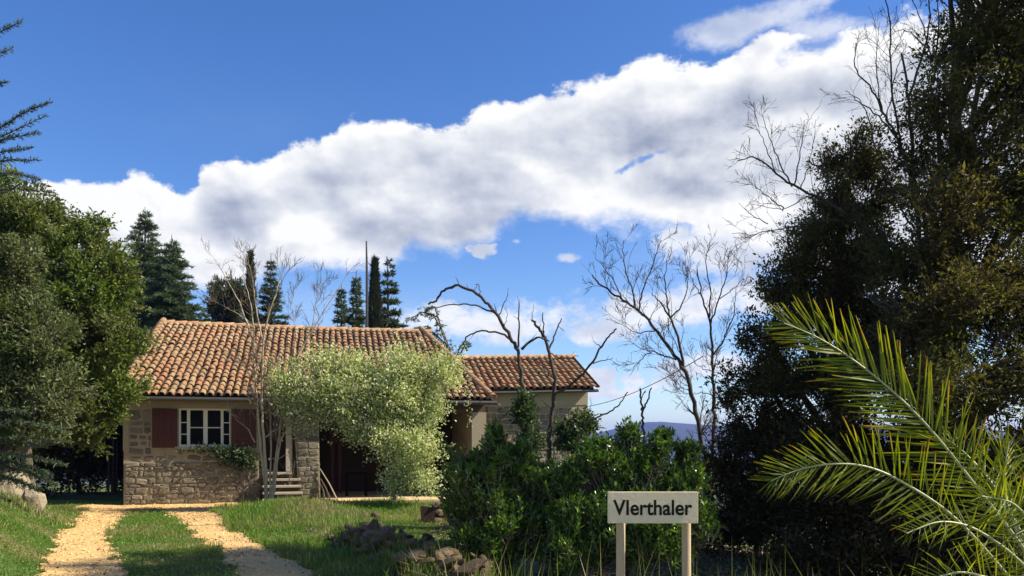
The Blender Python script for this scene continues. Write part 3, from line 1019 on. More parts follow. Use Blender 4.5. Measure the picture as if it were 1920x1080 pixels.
b = MB(); b.hexa([(.0, -.02, AE - .52), (3.606, -.02, AE - .40), (.0, .1, AE - .52), (3.606, .1, AE - .40), (.0, -.02, AE - .04), (3.606, -.02, AE + .10), (0, .1, AE - .04), (3.606, .1, AE + .10)])
b.build('render_band', M['plaster'], annex)
lay_stones(awall, .02, 3.6, .9, AE - .50, 0, seed=77, hr=(.10, .2), wr=(.12, .34), proud=lambda t, z: .022, gap=.028)
aroof = thing('roof', None, None); aroof.parent = annex
AR = 2.8
b = MB()
b.hexa([(-1.2, AV, AE - .06), (AT1, AV, AE + .09), (-1.2, AV + AR, AE + AR * .4686 - .06), (AT1, AV + AR, AE + AR * .4686 + .08),
        (-1.2, AV, AE - .01), (AT1, AV, AE + .14), (-1.2, AV + AR, AE + AR * .4686 - .01), (AT1, AV + AR, AE + AR * .4686 + .13)])
b.hexa([(-1.2, AV + AR + .001, AE + AR * .4686 - .06), (AT1, AV + AR + .001, AE + AR * .4686 + .08), (-1.2, AV + AR + 2.5, AE), (AT1, AV + AR + 2.5, AE),
        (-1.2, AV + AR + .001, AE + AR * .4686 - .01), (AT1, AV + AR + .001, AE + AR * .4686 + .13), (-1.2, AV + AR + 2.5, AE + .06), (AT1, AV + AR + 2.5, AE + .06)])
b.build('roof_deck', M['channel'], aroof)
roof_tiles(aroof, -.75, AT1 + .02, AV - .05, AE, AR / CS + .04, lambda d: AT1 + .1, lambda p: p[0], limit=290, sag=lambda t, d: .14 * max(t, 0) / AT1, seed=9)
t = -.9
while t < AT1 - .1:
    o = link('ridge_tile', RIDGE, aroof)
    o.location = (t + .45, AV + AR, AE + AR * .4686 + .02 + .14 * max(t, 0) / AT1)
    o.rotation_euler = (0, rng.normal(0, .012) - .03, R(90))
    t += .405
b = MB()
b.tube([(x, AV - .10, AE - .085 + .14 * max(x, 0) / AT1) for x in np.linspace(-.02, AT1 + .12, 8)], .05, 8)
b.build('gutter', M['gutter'], annex, True)

# ------------------------------------------------------------------ things by the house
step = thing('stone_staircase', 'short flight of worn stone steps up to the dark red door', 'steps', tuple(FWd(4.5, -.6, 0)), YAW)
for i in range(5):
    p = MB()
    x0, x1 = -.66, (.10 if i == 0 else .34 + .03 * i)
    y_1 = .58 - .27 * i
    zt = .90 - .18 * i
    b0 = .02 * rng.normal()
    p.box(x0 + b0, x1 + b0, y_1 - .29, 1.58 if i == 0 else y_1 - .001, zt - .055, zt)
    p.build('step', M['limestone'], step)
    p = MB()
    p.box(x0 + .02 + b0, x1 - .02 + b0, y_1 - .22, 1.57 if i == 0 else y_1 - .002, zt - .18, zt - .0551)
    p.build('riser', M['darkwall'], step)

slab = MB(); slab.box(5.46, 10.0, -.95, 3.58, -.25, .075)
o = slab.build('porch_floor', M['concrete']); o.location = (*ORG, 0); o.rotation_euler = (0, 0, YAW); tag(o, kind='structure')
slab = MB(); slab.box(5.75, 7.1, -1.5, -.952, -.25, -.0)
o = slab.build('concrete_step', M['concrete']); o.location = (*ORG, 0); o.rotation_euler = (0, 0, YAW); tag(o, kind='structure')

for i, (t0_, t1_, z1_, lab) in enumerate(((5.92, 5.42, 1.0, 'longest pale wooden pole leaning on the right side of the stone pier'),
                                         (5.72, 5.44, .70, 'thin middle stick leaning against the foot of the stone pier'),
                                         (5.55, 5.46, .52, 'shortest stick standing close against the stone pier'))):
    p = MB(); A, B = FWd(t0_, -.45 + .1 * i, .08), FWd(t1_, -.2, z1_)
    p.tube([A, (A + B) / 2 + .015, B], [.024, .022, .017], 6)
    tag(p.build('wooden_pole', M['old_wood']), lab, 'pole', 'poles leaning on the pier')
tb = thing('table', 'small dark table standing in the shade of the porch', 'table', tuple(FWd(6.55, 1.2, .075)), YAW)
p = MB(); p.box(-.35, .35, -.25, .25, .70, .74); p.build('tabletop', M['near_black'], tb)
for sx in (-.3, .3):
    for sy in (-.2, .2):
        p = MB(); p.box(sx - .03, sx + .03, sy - .03, sy + .03, 0, .699); p.build('leg', M['near_black'], tb)

p = MB()
A = W(688, 600, 31.5)
p.tube([(A[0], A[1], tz(A[0], A[1]) - .3), (A[0] - .0, A[1], W(690, 520, 31.5)[2]), tuple(W(687, 452, 31.5))], [.07, .055, .03], 6)
p.build  # one slim mast
tag(p.build('mast', M['metal']), 'tall slim dark mast rising behind the roof beside the cypress', 'mast')

p = MB()
a0 = W(1102, 762, 25.6); a1 = W(1318, 668, 17.0)
pts = [a0 + (a1 - a0) * q - np.array([0, 0, .35 * 4 * q * (1 - q) * .5]) for q in np.linspace(0, 1, 14)]
p.tube(pts, .010, 5)
tag(p.build('cable', M['cable']), 'thin sagging grey cable from the annex corner towards the bare trees', 'cable')

# white-washed fence posts in the shade left of the house
for i, (px_, y0_, lab) in enumerate(((203, 835, 'leftmost grey fence post in the shade left of the farmhouse'), (211, 822, 'tallest grey fence post between two others left of the farmhouse'),
                                     (218, 830, 'grey fence post nearest the farmhouse wall corner in the shade'))):
    A = W(px_, 900, 26 + i * .15)
    zg = tz(A[0], A[1])
    p = MB(); zt = W(px_, y0_, 26)[2]
    p.tube([(A[0], A[1], zg - .2), (A[0] + .02, A[1], zt)], [.04, .034], 6)
    tag(p.build('fence_post', M['dark_wood']), lab, 'fence post', 'grey fence posts beside the farmhouse')

# ------------------------------------------------------------------ rocks
def rock_mesh(seed, flat=.7):
    bm = bmesh.new()
    bmesh.ops.create_icosphere(bm, subdivisions=2, radius=.5)
    r = np.random.default_rng(seed)
    P = [r.normal(0, 1, 3) for _ in range(9)]
    P = [Vector(p / np.linalg.norm(p)) for p in P]
    h = r.uniform(.27, .44, 9)
    for v in bm.verts:
        n = v.co.normalized()
        d = .5
        for p, q in zip(P, h):
            k_ = n.dot(p)
            if k_ > .05: d = min(d, q / k_)
        v.co = n * d * (1 + r.normal(0, .03))
        v.co.z *= flat
    me = bpy.data.meshes.new('rock')
    bm.to_mesh(me); bm.free()
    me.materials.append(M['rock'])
    return me


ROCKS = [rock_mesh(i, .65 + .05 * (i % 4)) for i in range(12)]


def rock(px_, py_, w_, h_, label, cat='rock', seed=0, sink=.3, Y=None):
    if Y is None:
        Y = 16.0
        for _ in range(30):                                  # walk to where the view ray meets the ground
            p = W(px_, py_, Y)
            zt = tz(p[0], p[1])
            Y = Y + (p[2] - zt) * F / max(py_ - HZ, 30) * .6
    p = W(px_, py_, Y)
    o = link('rock', ROCKS[seed % 12])
    o.location = (p[0], p[1], tz(p[0], p[1]) + h_ * (.35 - sink * .3))
    o.scale = (w_ / .9, w_ * .85 / .9, h_ / .6)
    o.rotation_euler = (0, 0, seed * 1.7)
    if cat == 'boulder': o.data = o.data.copy(); o.data.materials[0] = M['boulder']
    return tag(o, label, cat)


rock(482, 936, .22, .26, 'pale rock at the foot of the bare multi-stemmed tree', seed=1, Y=20.2)
rock(12, 915, .85, 1.0, 'largest lichen-covered boulder at the left end of the lawn', 'boulder', 2, Y=17.0)
rock(62, 934, .55, .5, 'smaller rounded boulder right of the largest boulder on the lawn', 'boulder', 3, Y=16.6)
rock(587, 1000, .12, .11, 'small pale stone lying on the grass beside the drive', seed=4)
rock(568, 985, .10, .09, 'small yellowish stone in the grass above another pale stone', seed=5)
rock(683, 972, .22, .16, 'light stone on the grass just behind the wall end, left of two', seed=6)
rock(703, 974, .26, .18, 'light stone on the grass just behind the wall end, right of two', seed=7)
rock(648, 965, .14, .1, 'single pale stone on the lit lawn left of the bush stem', seed=8)

# dry stone wall falling into ruin, stone by stone
dsw = thing('dry_stone_wall', 'low ruined dry stone wall running from the lawn towards the hedge', 'wall', (-1.9, 11.3, 0))
A0, A1 = np.array([-3.0, 14.0]), np.array([-.35, 8.2])
dirw = (A1 - A0) / np.linalg.norm(A1 - A0); nrm = np.array([-dirw[1], dirw[0]])
Lw = np.linalg.norm(A1 - A0)
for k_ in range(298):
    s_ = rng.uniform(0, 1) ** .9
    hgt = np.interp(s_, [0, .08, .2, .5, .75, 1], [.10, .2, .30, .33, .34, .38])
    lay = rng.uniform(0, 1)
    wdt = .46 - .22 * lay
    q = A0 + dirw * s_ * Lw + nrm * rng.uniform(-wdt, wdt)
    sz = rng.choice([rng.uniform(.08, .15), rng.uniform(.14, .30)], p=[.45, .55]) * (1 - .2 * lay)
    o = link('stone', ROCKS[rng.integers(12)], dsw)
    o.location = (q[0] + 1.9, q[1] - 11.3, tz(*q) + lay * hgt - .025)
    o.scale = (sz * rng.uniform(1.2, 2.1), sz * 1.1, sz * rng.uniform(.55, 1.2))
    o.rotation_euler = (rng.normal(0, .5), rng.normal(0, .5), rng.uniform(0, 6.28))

# stone gatepost with a rusty sheet behind the pale bush
gp = thing('gatepost', 'squat rough stone post with a rusty brown sheet beside the pale bush', 'post', tuple(np.array([*W(812, 960, 17.2)[:2], 0])))
zg = tz(gp.location[0], gp.location[1])
for k_ in range(4):
    o = link('stone', ROCKS[k_], gp)
    o.location = (rng.uniform(-.05, .12), rng.uniform(-.05, .05), zg + .06 + .1 * k_)
    o.scale = (.40 - .02 * k_, .36, .26); o.rotation_euler = (0, 0, k_)
p = MB(); p.hexa([(-.24, -.2, zg), (.06, -.2, zg), (-.24, -.18, zg), (.06, -.18, zg), (-.27, -.14, zg + .38), (.04, -.14, zg + .34), (-.27, -.12, zg + .38), (.04, -.12, zg + .34)])
p.build('rusty_sheet', M['rust'], gp)

# ------------------------------------------------------------------ the name sign
SY = 4.5
bl, br = W(1139.5, 981, SY), W(1308.5, 922, SY)
cxs, czs = (bl[0] + br[0]) / 2, (bl[2] + br[2]) / 2
sg = thing('name_sign', 'beige name board reading VIerthaler on two pale wooden posts in front of the hedge', 'sign', (cxs, SY, tz(cxs, SY)))
zg = sg.location[2]
bw, bh = br[0] - bl[0], br[2] - bl[2]


def bevel_box(name, x, y, z, bev, mat, parent, loc):
    bm = bmesh.new()
    bmesh.ops.create_cube(bm, size=1)
    for v in bm.verts:
        v.co = Vector((v.co.x * x, v.co.y * y, v.co.z * z))
    bmesh.ops.bevel(bm, geom=bm.edges[:], offset=bev, segments=2, affect='EDGES')
    me = bpy.data.meshes.new(name); bm.to_mesh(me); bm.free()
    o = link(name, me, parent, mat); o.location = loc
    return o


bevel_box('board', bw, .022, bh, .003, M['sign'], sg, (0, 0, czs - zg))
for px_ in (1164.5, 1287.5):
    xx = (px_ - 960) / F * (SY + .03)
    p = MB()
    zz = np.linspace(-.2, bl[2] - zg + .14, 6)
    ang = np.arange(16) / 16 * 2 * math.pi
    p.tube([(xx - cxs + .0012 * math.sin(q * 3 + px_), .040, q) for q in zz], .0262, 18)
    p.build('post', M['post'], sg, True)
cu = bpy.data.curves.new('lettering', 'FONT')
cu.body = 'VIerthaler'
cu.size = .142; cu.extrude = .0008; cu.offset = .0028; cu.align_x = 'CENTER'; cu.align_y = 'CENTER'; cu.space_character = 1.0
to = bpy.data.objects.new('lettering', cu); COL.objects.link(to)
bpy.context.view_layer.update()
me = bpy.data.meshes.new_from_object(to.evaluated_get(bpy.context.evaluated_depsgraph_get()))
bpy.data.objects.remove(to)
co = np.empty(len(me.vertices) * 3); me.vertices.foreach_get('co', co); co = co.reshape(-1, 3)
wx, hx_ = np.ptp(co[:, 0]), np.ptp(co[:, 1])
kx, kz = (1297 - 1149) / F * SY / wx, (966 - 937) / F * SY / hx_
co[:, 0] = (co[:, 0] - co[:, 0].mean()) ; co[:, 0] -= (co[:, 0].max() + co[:, 0].min()) / 2
co[:, 1] -= (co[:, 1].max() + co[:, 1].min()) / 2
me.vertices.foreach_set('co', np.stack([co[:, 0] * kx, co[:, 1] * kz, co[:, 2]], -1).astype(np.float32).ravel())
me.name = 'lettering'
me.materials.clear(); me.materials.append(M['letter'])
o = link('lettering', me, sg)
o.rotation_euler = (R(90), 0, 0)
o.location = ((1223 - 960) / F * SY - cxs, -.0125, czs - zg)

# ------------------------------------------------------------------ plants: builders
def unit(v):
    return v / (np.linalg.norm(v, axis=-1, keepdims=True) + 1e-9)


def leaf_arrays(P, D, Ls, Ws, r, upb=.6, fold=.18):
    """n leaves as folded diamonds: base P, direction D, length Ls, width Ws"""
    n = len(P)
    D = unit(D)
    Nn = r.normal(0, 1, (n, 3)); Nn[:, 2] += upb * 1.6
    Nn = unit(Nn - D * (Nn * D).sum(1, keepdims=True))
    Sd = np.cross(D, Nn)
    L_, W_ = Ls[:, None], Ws[:, None]
    V = np.stack([P, P + D * L_ * .45 + Sd * W_ * .5 + Nn * W_ * fold, P + D * L_ - Nn * L_ * .06, P + D * L_ * .45 - Sd * W_ * .5 + Nn * W_ * fold], 1)
    return V.reshape(-1, 3)


def leaves_obj(name, V, mat, parent, loc=(0, 0, 0)):
    V = V - np.asarray(loc)
    n = len(V) // 4
    return link(name, fast_mesh(name, V, np.arange(n * 4).reshape(n, 4)), parent, mat)


def blob_points(blobs, n, r, shell=.55, rough=.32, clump=True, cl_n=19, grow=1.12):
    """cluster centres spread through lumpy ellipsoids, denser towards the outside"""
    B = np.array([(*W(b[0], b[1], b[2]), b[3] / F * b[2], b[5] if len(b) > 5 else (b[3] + b[4]) / 2 / F * b[2], b[4] / F * b[2]) for b in blobs])
    wgt = (B[:, 3] * B[:, 4] * B[:, 5]) ** (2 / 3)
    if clump:                                            # every ellipsoid is broken into clumps of their own size, gaps between them
        S_ = []
        for b in B:
            m = max(8, int(cl_n * (b[3] * b[5]) ** .55 / .55))
            dd = unit(r.normal(0, 1, (m, 3))); dd[:, 1] -= .25 * r.random(m); dd = unit(dd)
            rr = r.uniform(.15, 1.0, m) ** .6 * grow * np.where(r.random(m) < .18, r.uniform(1.0, 1.22, m), 1)
            sr = np.clip(np.exp(r.normal(-.95, .3, m)) * (b[3] * b[4] * b[5]) ** (1 / 3) * .78, .12, .62)
            c = b[:3] + dd * rr[:, None] * np.maximum(b[3:6] - sr[:, None] * .6, .05)
            S_.append(np.concatenate([c, sr[:, None], sr[:, None], sr[:, None] * .75], 1))
        S_ = np.vstack(S_)
        w2 = (S_[:, 3] ** 2) * np.exp(r.normal(0, .35, len(S_)))
        k = r.choice(len(S_), n, p=w2 / w2.sum())
        d = unit(r.normal(0, 1, (n, 3)))
        P = S_[k, :3] + d * S_[k, 3:6] * (r.uniform(.1, 1, n) ** .5 * (1 + r.normal(0, .12, n)))[:, None]
        dist = ((S_[k, None, :3] - B[None, :, :3]) ** 2).sum(-1).argmin(1)
        C = B[dist, :3]
        return P, unit(d + .7 * unit(P - C)), C, B
    k = r.choice(len(B), n, p=wgt / wgt.sum())
    d = unit(r.normal(0, 1, (n, 3)))
    s = np.zeros(n)
    for _ in range(3):
        f = r.uniform(1.6, 4.2, 3); ph = r.uniform(0, 6.28, 3)
        s += np.sin(d[:, 0] * f[0] * 2 + ph[0] + k) * np.sin(d[:, 1] * f[1] * 2 + ph[1] + k * 2) * np.sin(d[:, 2] * f[2] * 2 + ph[2] + 3 * k)
    rad = (shell + (1 - shell) * r.uniform(0, 1, n) ** .7) * (1 + rough * s * .8 + r.normal(0, .06, n))
    P = B[k, :3] + d * B[k, 3:6] * rad[:, None]
    return P, d, B[k, :3], B


def crown(blobs, n, per, L, Wd, spread, mat, parent, loc, seed, shell=.5, rough=.35, out=.7, up=.25, name='crown', upb=.6, flat=1.0, zmin=None, bark=None, twig_r=.006, twig_share=.35, vary=.35, clip=None):
    r = np.random.default_rng(seed)
    P, d, C, B = blob_points(blobs, n, r, shell, rough)
    if zmin is not None:
        k = P[:, 2] > zmin
        P, d, C = P[k], d[k], C[k]
    if clip is not None:
        k = clip(P)
        P, d, C = P[k], d[k], C[k]
    cnt = np.maximum(3, r.normal(per, per * .35, len(P)).astype(int))
    idx = np.repeat(np.arange(len(P)), cnt)
    m = len(idx)
    ax = unit(d * .8 + r.normal(0, .55, P.shape) + np.array([0, 0, .3]))
    sl = spread * np.exp(r.normal(0, .3, len(P)))
    off = ax[idx] * ((r.uniform(0, 1, m) - .6) * 3.4 * sl[idx])[:, None] + r.normal(0, .33, (m, 3)) * sl[idx][:, None]
    LP = P[idx] + off
    D = ax[idx] * .55 + d[idx] * out * .6 + r.normal(0, .55, (m, 3))
    D[:, 2] += up
    Ls = L * np.exp(r.normal(0, vary, m)); Ws = Wd * np.exp(r.normal(0, vary * .7, m))
    o = leaves_obj(name, leaf_arrays(LP, D, Ls, Ws, r, upb), mat, parent, loc)
    if bark is not None:
        k = r.random(len(P)) < twig_share
        A = P[k] + (C[k] - P[k]) * r.uniform(.3, .7, (k.sum(), 1)) - np.array([0, 0, .1])
        b = MB()
        mid = (A + P[k]) / 2 + r.normal(0, .05, A.shape)
        n_ = len(A)
        b.segs(A - np.asarray(loc), mid - np.asarray(loc), np.full(n_, twig_r * 1.6), np.full(n_, twig_r), 3)
        b.segs(mid - np.asarray(loc), P[k] - np.asarray(loc), np.full(n_, twig_r), np.full(n_, twig_r * .4), 3)
        tag(b.build('twigs', bark, parent), kind='stuff')
    return B


def limbs(name, base, top, B, r0, mat, parent, loc, seed, share=1.0, sides=8):
    """a tapered trunk from base to top and a limb to the middle of every clump"""
    r = np.random.default_rng(seed)
    base, top = np.asarray(base, float), np.asarray(top, float)
    loc = np.asarray(loc, float)
    q = np.linspace(0, 1, 9)[:, None]
    h = np.linalg.norm(top - base)
    wob = np.cumsum(r.normal(0, .025 * h, (9, 3)), 0) * q * (1 - q) * 2
    T = base + (top - base) * q + wob
    b = MB()
    rad = r0 * (1 - .72 * q[:, 0]); rad[0] *= 1.35
    b.tube(T - loc, rad, sides, cap=False)
    b.build(name, mat, parent, True)
    b = MB()
    for c in B[:, :3]:
        if r.random() > share: continue
        f = np.clip((c[2] - base[2]) / (top[2] - base[2]) - .25, .25, .9)
        i = f * 8; i0 = int(i); a = T[i0] + (T[min(i0 + 1, 8)] - T[i0]) * (i - i0)
        s = np.linspace(0, 1, 6)[:, None]
        mid = (a + c) / 2 + np.array([0, 0, -.12 * np.linalg.norm(c - a)]) + r.normal(0, .06, 3)
        Pp = a * (1 - s) ** 2 + 2 * mid * s * (1 - s) + c * s ** 2 + r.normal(0, .015, (6, 3))
        ra = r0 * (1 - .72 * f) * .6
        b.tube(Pp - loc, np.linspace(ra, ra * .25, 6), 6, cap=False)
    if b.n: b.build('limbs', mat, parent, True)


def sprout(pts, rad, r, out, levels=2, dens=5.0, L0=.8, ang=(25, 65), up=.25, start=.15, kink=.16, shrink=.55, fac=.45, rmin=.0028):
    """grow twigs off a branch; out collects (A,B,ra,rb)"""
    pts = np.asarray(pts, float)
    seg = np.linalg.norm(np.diff(pts, axis=0), axis=1)
    cum = np.concatenate([[0], np.cumsum(seg)])
    tot = cum[-1]
    n = max(1, r.poisson(dens * tot))
    for s in r.uniform(start, 1, n) * tot:
        i = min(np.searchsorted(cum, s) - 1, len(seg) - 1); i = max(i, 0)
        f = (s - cum[i]) / (seg[i] + 1e-9)
        a = pts[i] + (pts[i + 1] - pts[i]) * f
        ra = (rad[i] + (rad[i + 1] - rad[i]) * f) * fac
        T = unit(pts[i + 1] - pts[i])
        rv = r.normal(0, 1, 3); side = unit(np.cross(T, rv))
        th = math.radians(r.uniform(*ang))
        d = T * math.cos(th) + side * math.sin(th); d[2] += up; d = unit(d)
        Lb = L0 * r.uniform(.4, 1.15) * (1 - .45 * s / tot)
        m = max(3, int(Lb / .12)); m = min(m, 7)
        q = [a]; rr = [max(ra, rmin)]
        for j in range(m):
            d = unit(d + r.normal(0, kink, 3) + np.array([0, 0, up * .12]))
            q.append(q[-1] + d * Lb / m); rr.append(max(ra * (1 - .75 * (j + 1) / m), rmin * .8))
        for j in range(m):
            out.append((q[j], q[j + 1], rr[j], rr[j + 1]))
        if levels > 1:
            sprout(np.array(q), np.array(rr), r, out, levels - 1, dens * 1.25, L0 * shrink, ang, up, .2, kink, shrink, .6, rmin)


def bare_tree(label, cat, paths, Y, mat, twig_mat, seed, r0s, depth=.25, group=None, twig=dict(), name='bare_tree', base=None, jit=.012, endr=.25, thick=.72):
    r = np.random.default_rng(seed)
    P0 = W(*paths[0][0], Y)
    root = thing(name, label, cat, (P0[0], P0[1], tz(P0[0], P0[1])), 0, group)
    loc = np.array(root.location)
    tw = []
    trunk, br = MB(), MB()
    for k, (path, ra) in enumerate(zip(paths, r0s)):
        path = np.array(path, float)
        n = len(path)
        s = np.linspace(0, 1, n)
        d1 = r.uniform(-depth, depth) * np.hypot(*(path[-1] - path[0])) / F * Y if k else 0
        start = 0
        if k:                                             # start at the depth of the branch it leaves
            best = min(((np.hypot(*(path[0] - pp[i])), yy[i]) for pp, yy in hist for i in range(len(pp))), key=lambda z: z[0])
            start = best[1] - Y
        ys = Y + start + d1 * s
        if k == 0: hist = []
        # denser, smoothed polyline
        m = max(6, n * 4)
        u = np.linspace(0, n - 1, m)
        pi = np.stack([np.interp(u, np.arange(n), path[:, 0]), np.interp(u, np.arange(n), path[:, 1])], 1)
        for _ in range(3):
            pi[1:-1] = pi[1:-1] * .5 + (pi[:-2] + pi[2:]) * .25
        yi = np.interp(u, np.arange(n), ys)
        hist.append((pi, yi))
        Q = np.array([W(a, b, c) for (a, b), c in zip(pi, yi)])
        Q[1:-1] += r.normal(0, jit, Q[1:-1].shape)
        if k == 0:
            Q = np.vstack([[Q[0, 0], Q[0, 1], tz(Q[0, 0], Q[0, 1]) - .15], Q])
        R_ = np.linspace(ra, ra * endr, len(Q)) * thick
        (trunk if k == 0 else br).tube(Q - loc, R_, 8 if k == 0 else 6, cap=False)
        t = dict(levels=2, dens=4.0, L0=.7); t.update(twig)
        sprout(Q, R_, r, tw, **t)
    trunk.build('trunk', mat, root, True)
    br.build('branches', mat, root, True)
    if tw:
        A, B_, ra, rb = (np.array([t[i] for t in tw]) for i in range(4))
        b = MB(); b.segs(A - loc, B_ - loc, ra, rb, 3)
        tag(b.build('twigs', twig_mat, root), kind='stuff')
    return root


def conifer(label, px, ptop, Y, wpx, mat, seed, group=None, name='conifer', cat='tree', whorl=.34, droop=-.15, lift=.25, need=.15, nw=.04, dens=78, bark=None, power=1.02, pbase=None, sub=.44, lean=0.0, low=.06):
    r = np.random.default_rng(seed)
    top = W(px, ptop, Y)
    z0 = tz(top[0], top[1])
    hgt = top[2] - z0
    rad = wpx / F * Y / 2
    root = thing(name, label, cat, (top[0], top[1], z0), 0, group)
    b = MB()
    zz = np.linspace(-.2, hgt, 10)
    b.tube(np.stack([np.zeros(10) + lean * (zz / hgt) ** 2, np.zeros(10), zz], 1), np.linspace(.02 * hgt, .012, 10), 7, cap=False)
    b.build('trunk', bark or M['bark_dark'], root, True)
    br, LP, LD, LL_ = MB(), [], [], []
    SA, SB, SR = [], [], []
    z = hgt * low
    while z < hgt * .97:
        f = 1 - z / hgt
        Rz = rad * f ** power
        nb = r.integers(4, 7)
        a0 = r.uniform(0, 6.28)
        for q in range(nb):
            a = a0 + q / nb * 6.28 + r.normal(0, .25)
            Lb = Rz * r.uniform(.6, 1.15) + .03
            s = np.linspace(0, 1, 7)
            zc = z + Lb * (lift * s + droop * s ** 2 * 1.2) + r.normal(0, .06)
            bx = np.stack([np.cos(a) * Lb * s, np.sin(a) * Lb * s, zc], 1)
            SA += list(bx[:-1]); SB += list(bx[1:]); SR += list(np.linspace(.012 + .01 * f * hgt / 8, .006, 6))
            nt = int(Lb / .13) + 2
            for s1 in np.linspace(.12, 1, nt):
                p = np.array([np.interp(s1, s, bx[:, i]) for i in range(3)])
                for sd in (-1, 1):
                    aa = a + sd * r.uniform(.5, 1.05)
                    Ls = Lb * sub * (1.15 - s1) * r.uniform(.6, 1.2) + .05
                    d = np.array([math.cos(aa), math.sin(aa), r.normal(.03, .14)])
                    n = max(3, int(dens * Ls))
                    t = r.uniform(0, 1, n)
                    LP.append(p + d * (t * Ls)[:, None] + r.normal(0, .012, (n, 3)))
                    LD.append(d + r.normal(0, .55, (n, 3)) + np.array([0, 0, .25]))
        z += whorl * r.uniform(.7, 1.2) * (1 - .35 * z / hgt)
    br.segs(np.array(SA), np.array(SB), np.array(SR), np.array(SR) * .8, 3)
    br.build('branches', bark or M['bark_dark'], root)
    LP, LD = np.vstack(LP), np.vstack(LD)
    n = len(LP)
    leaves_obj('crown', leaf_arrays(LP, LD, need * np.exp(r.normal(0, .3, n)), np.full(n, nw), r, .3), mat, root)
    return root


# ------------------------------------------------------------------ conifers behind the house
conifer('tallest blue-green conifer behind the left end of the roof', 272, 388, 38, 345, M['conifer'], 1, 'conifers behind the farmhouse', lift=.5, droop=-.3, need=.15, nw=.036, power=.9)
conifer('blue-green conifer with drooping side shoots right of the tallest conifer', 322, 440, 36, 335, M['conifer'], 2, 'conifers behind the farmhouse', lift=.5, droop=-.3, need=.15, nw=.036, power=.9)
conifer('conifer with a narrow tip standing behind the thin bare twigs', 508, 474, 40, 200, M['conifer_dark'], 3, 'conifers behind the farmhouse', need=.17, nw=.04, lift=.45, droop=-.3)
conifer('small feathery conifer behind the ridge, leftmost of those around the mast', 668, 506, 36, 130, M['conifer'], 4, 'conifers behind the farmhouse', need=.17, nw=.045, lift=.45, droop=-.3)
conifer('small low conifer at the far left of the group around the mast', 640, 534, 37, 110, M['conifer'], 14, 'conifers behind the farmhouse', need=.17, nw=.045, lift=.45, droop=-.3)
conifer('open conifer with long spaced branches right of the dark cypress', 730, 480, 35, 175, M['conifer_dark'], 5, 'conifers behind the farmhouse', need=.18, nw=.05, whorl=.62, lift=.5, droop=-.35, lean=-.1)


def column(label, px, ptop, Y, wpx, seed, mat=None):
    r = np.random.default_rng(seed)
    top = W(px, ptop, Y); z0 = tz(top[0], top[1]); hgt = top[2] - z0; rad = wpx / F * Y / 2
    root = thing('cypress', label, 'tree', (top[0], top[1], z0), 0, 'cypresses behind the farmhouse')
    b = MB(); b.tube([(0, 0, -.2), (0, 0, hgt * .5), (0, 0, hgt * .97)], [.09, .06, .012], 6, cap=False); b.build('trunk', M['bark_dark'], root, True)
    n = 15000
    z = hgt * (.03 + .97 * r.uniform(0, 1, n) ** .85)
    f = 1 - z / hgt
    prof = rad * np.minimum(1, (f / .55)) ** .8 * np.minimum(1, .5 + (1 - f) * 4)
    a = r.uniform(0, 6.28, n)
    rr = prof * (.5 + .5 * r.uniform(0, 1, n) ** .5) * (1 + .12 * np.sin(a * 5 + z * 3))
    P = np.stack([np.cos(a) * rr, np.sin(a) * rr, z - .1], 1)
    D = np.stack([np.cos(a) * .35, np.sin(a) * .35, np.ones(n)], 1) + r.normal(0, .25, (n, 3))
    leaves_obj('crown', leaf_arrays(P, D, .22 * np.exp(r.normal(0, .3, n)), np.full(n, .05), r, 0), mat or M['cypress'], root)


column('dark slim cypress beside the tall mast behind the ridge', 703, 486, 33, 40, 1)
column('thin brownish cypress spire behind the bare tree twigs', 470, 474, 38, 30, 2)

pb = [(430, 560, 41, 34, 42), (400, 560, 41, 14, 34), (446, 575, 41, 24, 34), (425, 600, 41, 36, 40)]
loc = W(430, 560, 41); zg = tz(loc[0], loc[1]); root = thing('pine_tree', 'round-topped olive-green pine left of the thin cypress spire', 'tree', (loc[0], loc[1], zg))
L3 = (loc[0], loc[1], zg)
B = crown(pb, 900, 16, .2, .05, .16, M['pine'], root, L3, 21, shell=.35, rough=.4, up=.4)
limbs('trunk', L3, (loc[0], loc[1], loc[2] + .3), B, .16, M['bark_dark'], root, L3, 3)

# a cedar branch reaching in from the right above the ridge
root = thing('cedar_tree', 'dark cedar whose drooping branches show just right of the ridge end', 'tree', tuple([*W(850, 700, 33)[:2], tz(*W(850, 700, 33)[:2])]))
loc = np.array(root.location)
r = np.random.default_rng(5)
tb_ = MB(); tb_.tube([(0, 0, -.2), (.0, 0, 2.5), (.1, 0, 4.2)], [.16, .12, .03], 7, cap=False); tb_.build('trunk', M['bark_dark'], root, True)
LP, LD = [], []
bm_ = MB()
for path in ([(850, 680), (832, 625), (812, 590), (790, 585), (764, 602)], [(850, 700), (830, 640), (800, 612), (775, 618)], [(850, 690), (870, 650), (880, 640)], [(850, 690), (815, 575), (800, 577)]):
    Q = np.array([W(a, b_, 33 + .3 * i) for i, (a, b_) in enumerate(path)])
    bm_.tube(Q - loc, np.linspace(.05, .012, len(Q)), 5, cap=False)
    for q in range(len(Q) - 1):
        for s in np.linspace(0, 1, 12):
            p = Q[q] + (Q[q + 1] - Q[q]) * s
            d = r.normal(0, 1, 3); d[2] = -.3
            d = unit(d); Ls = r.uniform(.15, .5)
            n = 14; t = r.uniform(0, 1, n)
            LP.append(p + d * (t * Ls)[:, None]); LD.append(d + r.normal(0, .5, (n, 3)))
bm_.build('branches', M['bark_dark'], root, True)
LP, LD = np.vstack(LP), np.vstack(LD)
leaves_obj('crown', leaf_arrays(LP, LD, np.full(len(LP), .14), np.full(len(LP), .04), r, .2), M['conifer_dark'], root, loc)

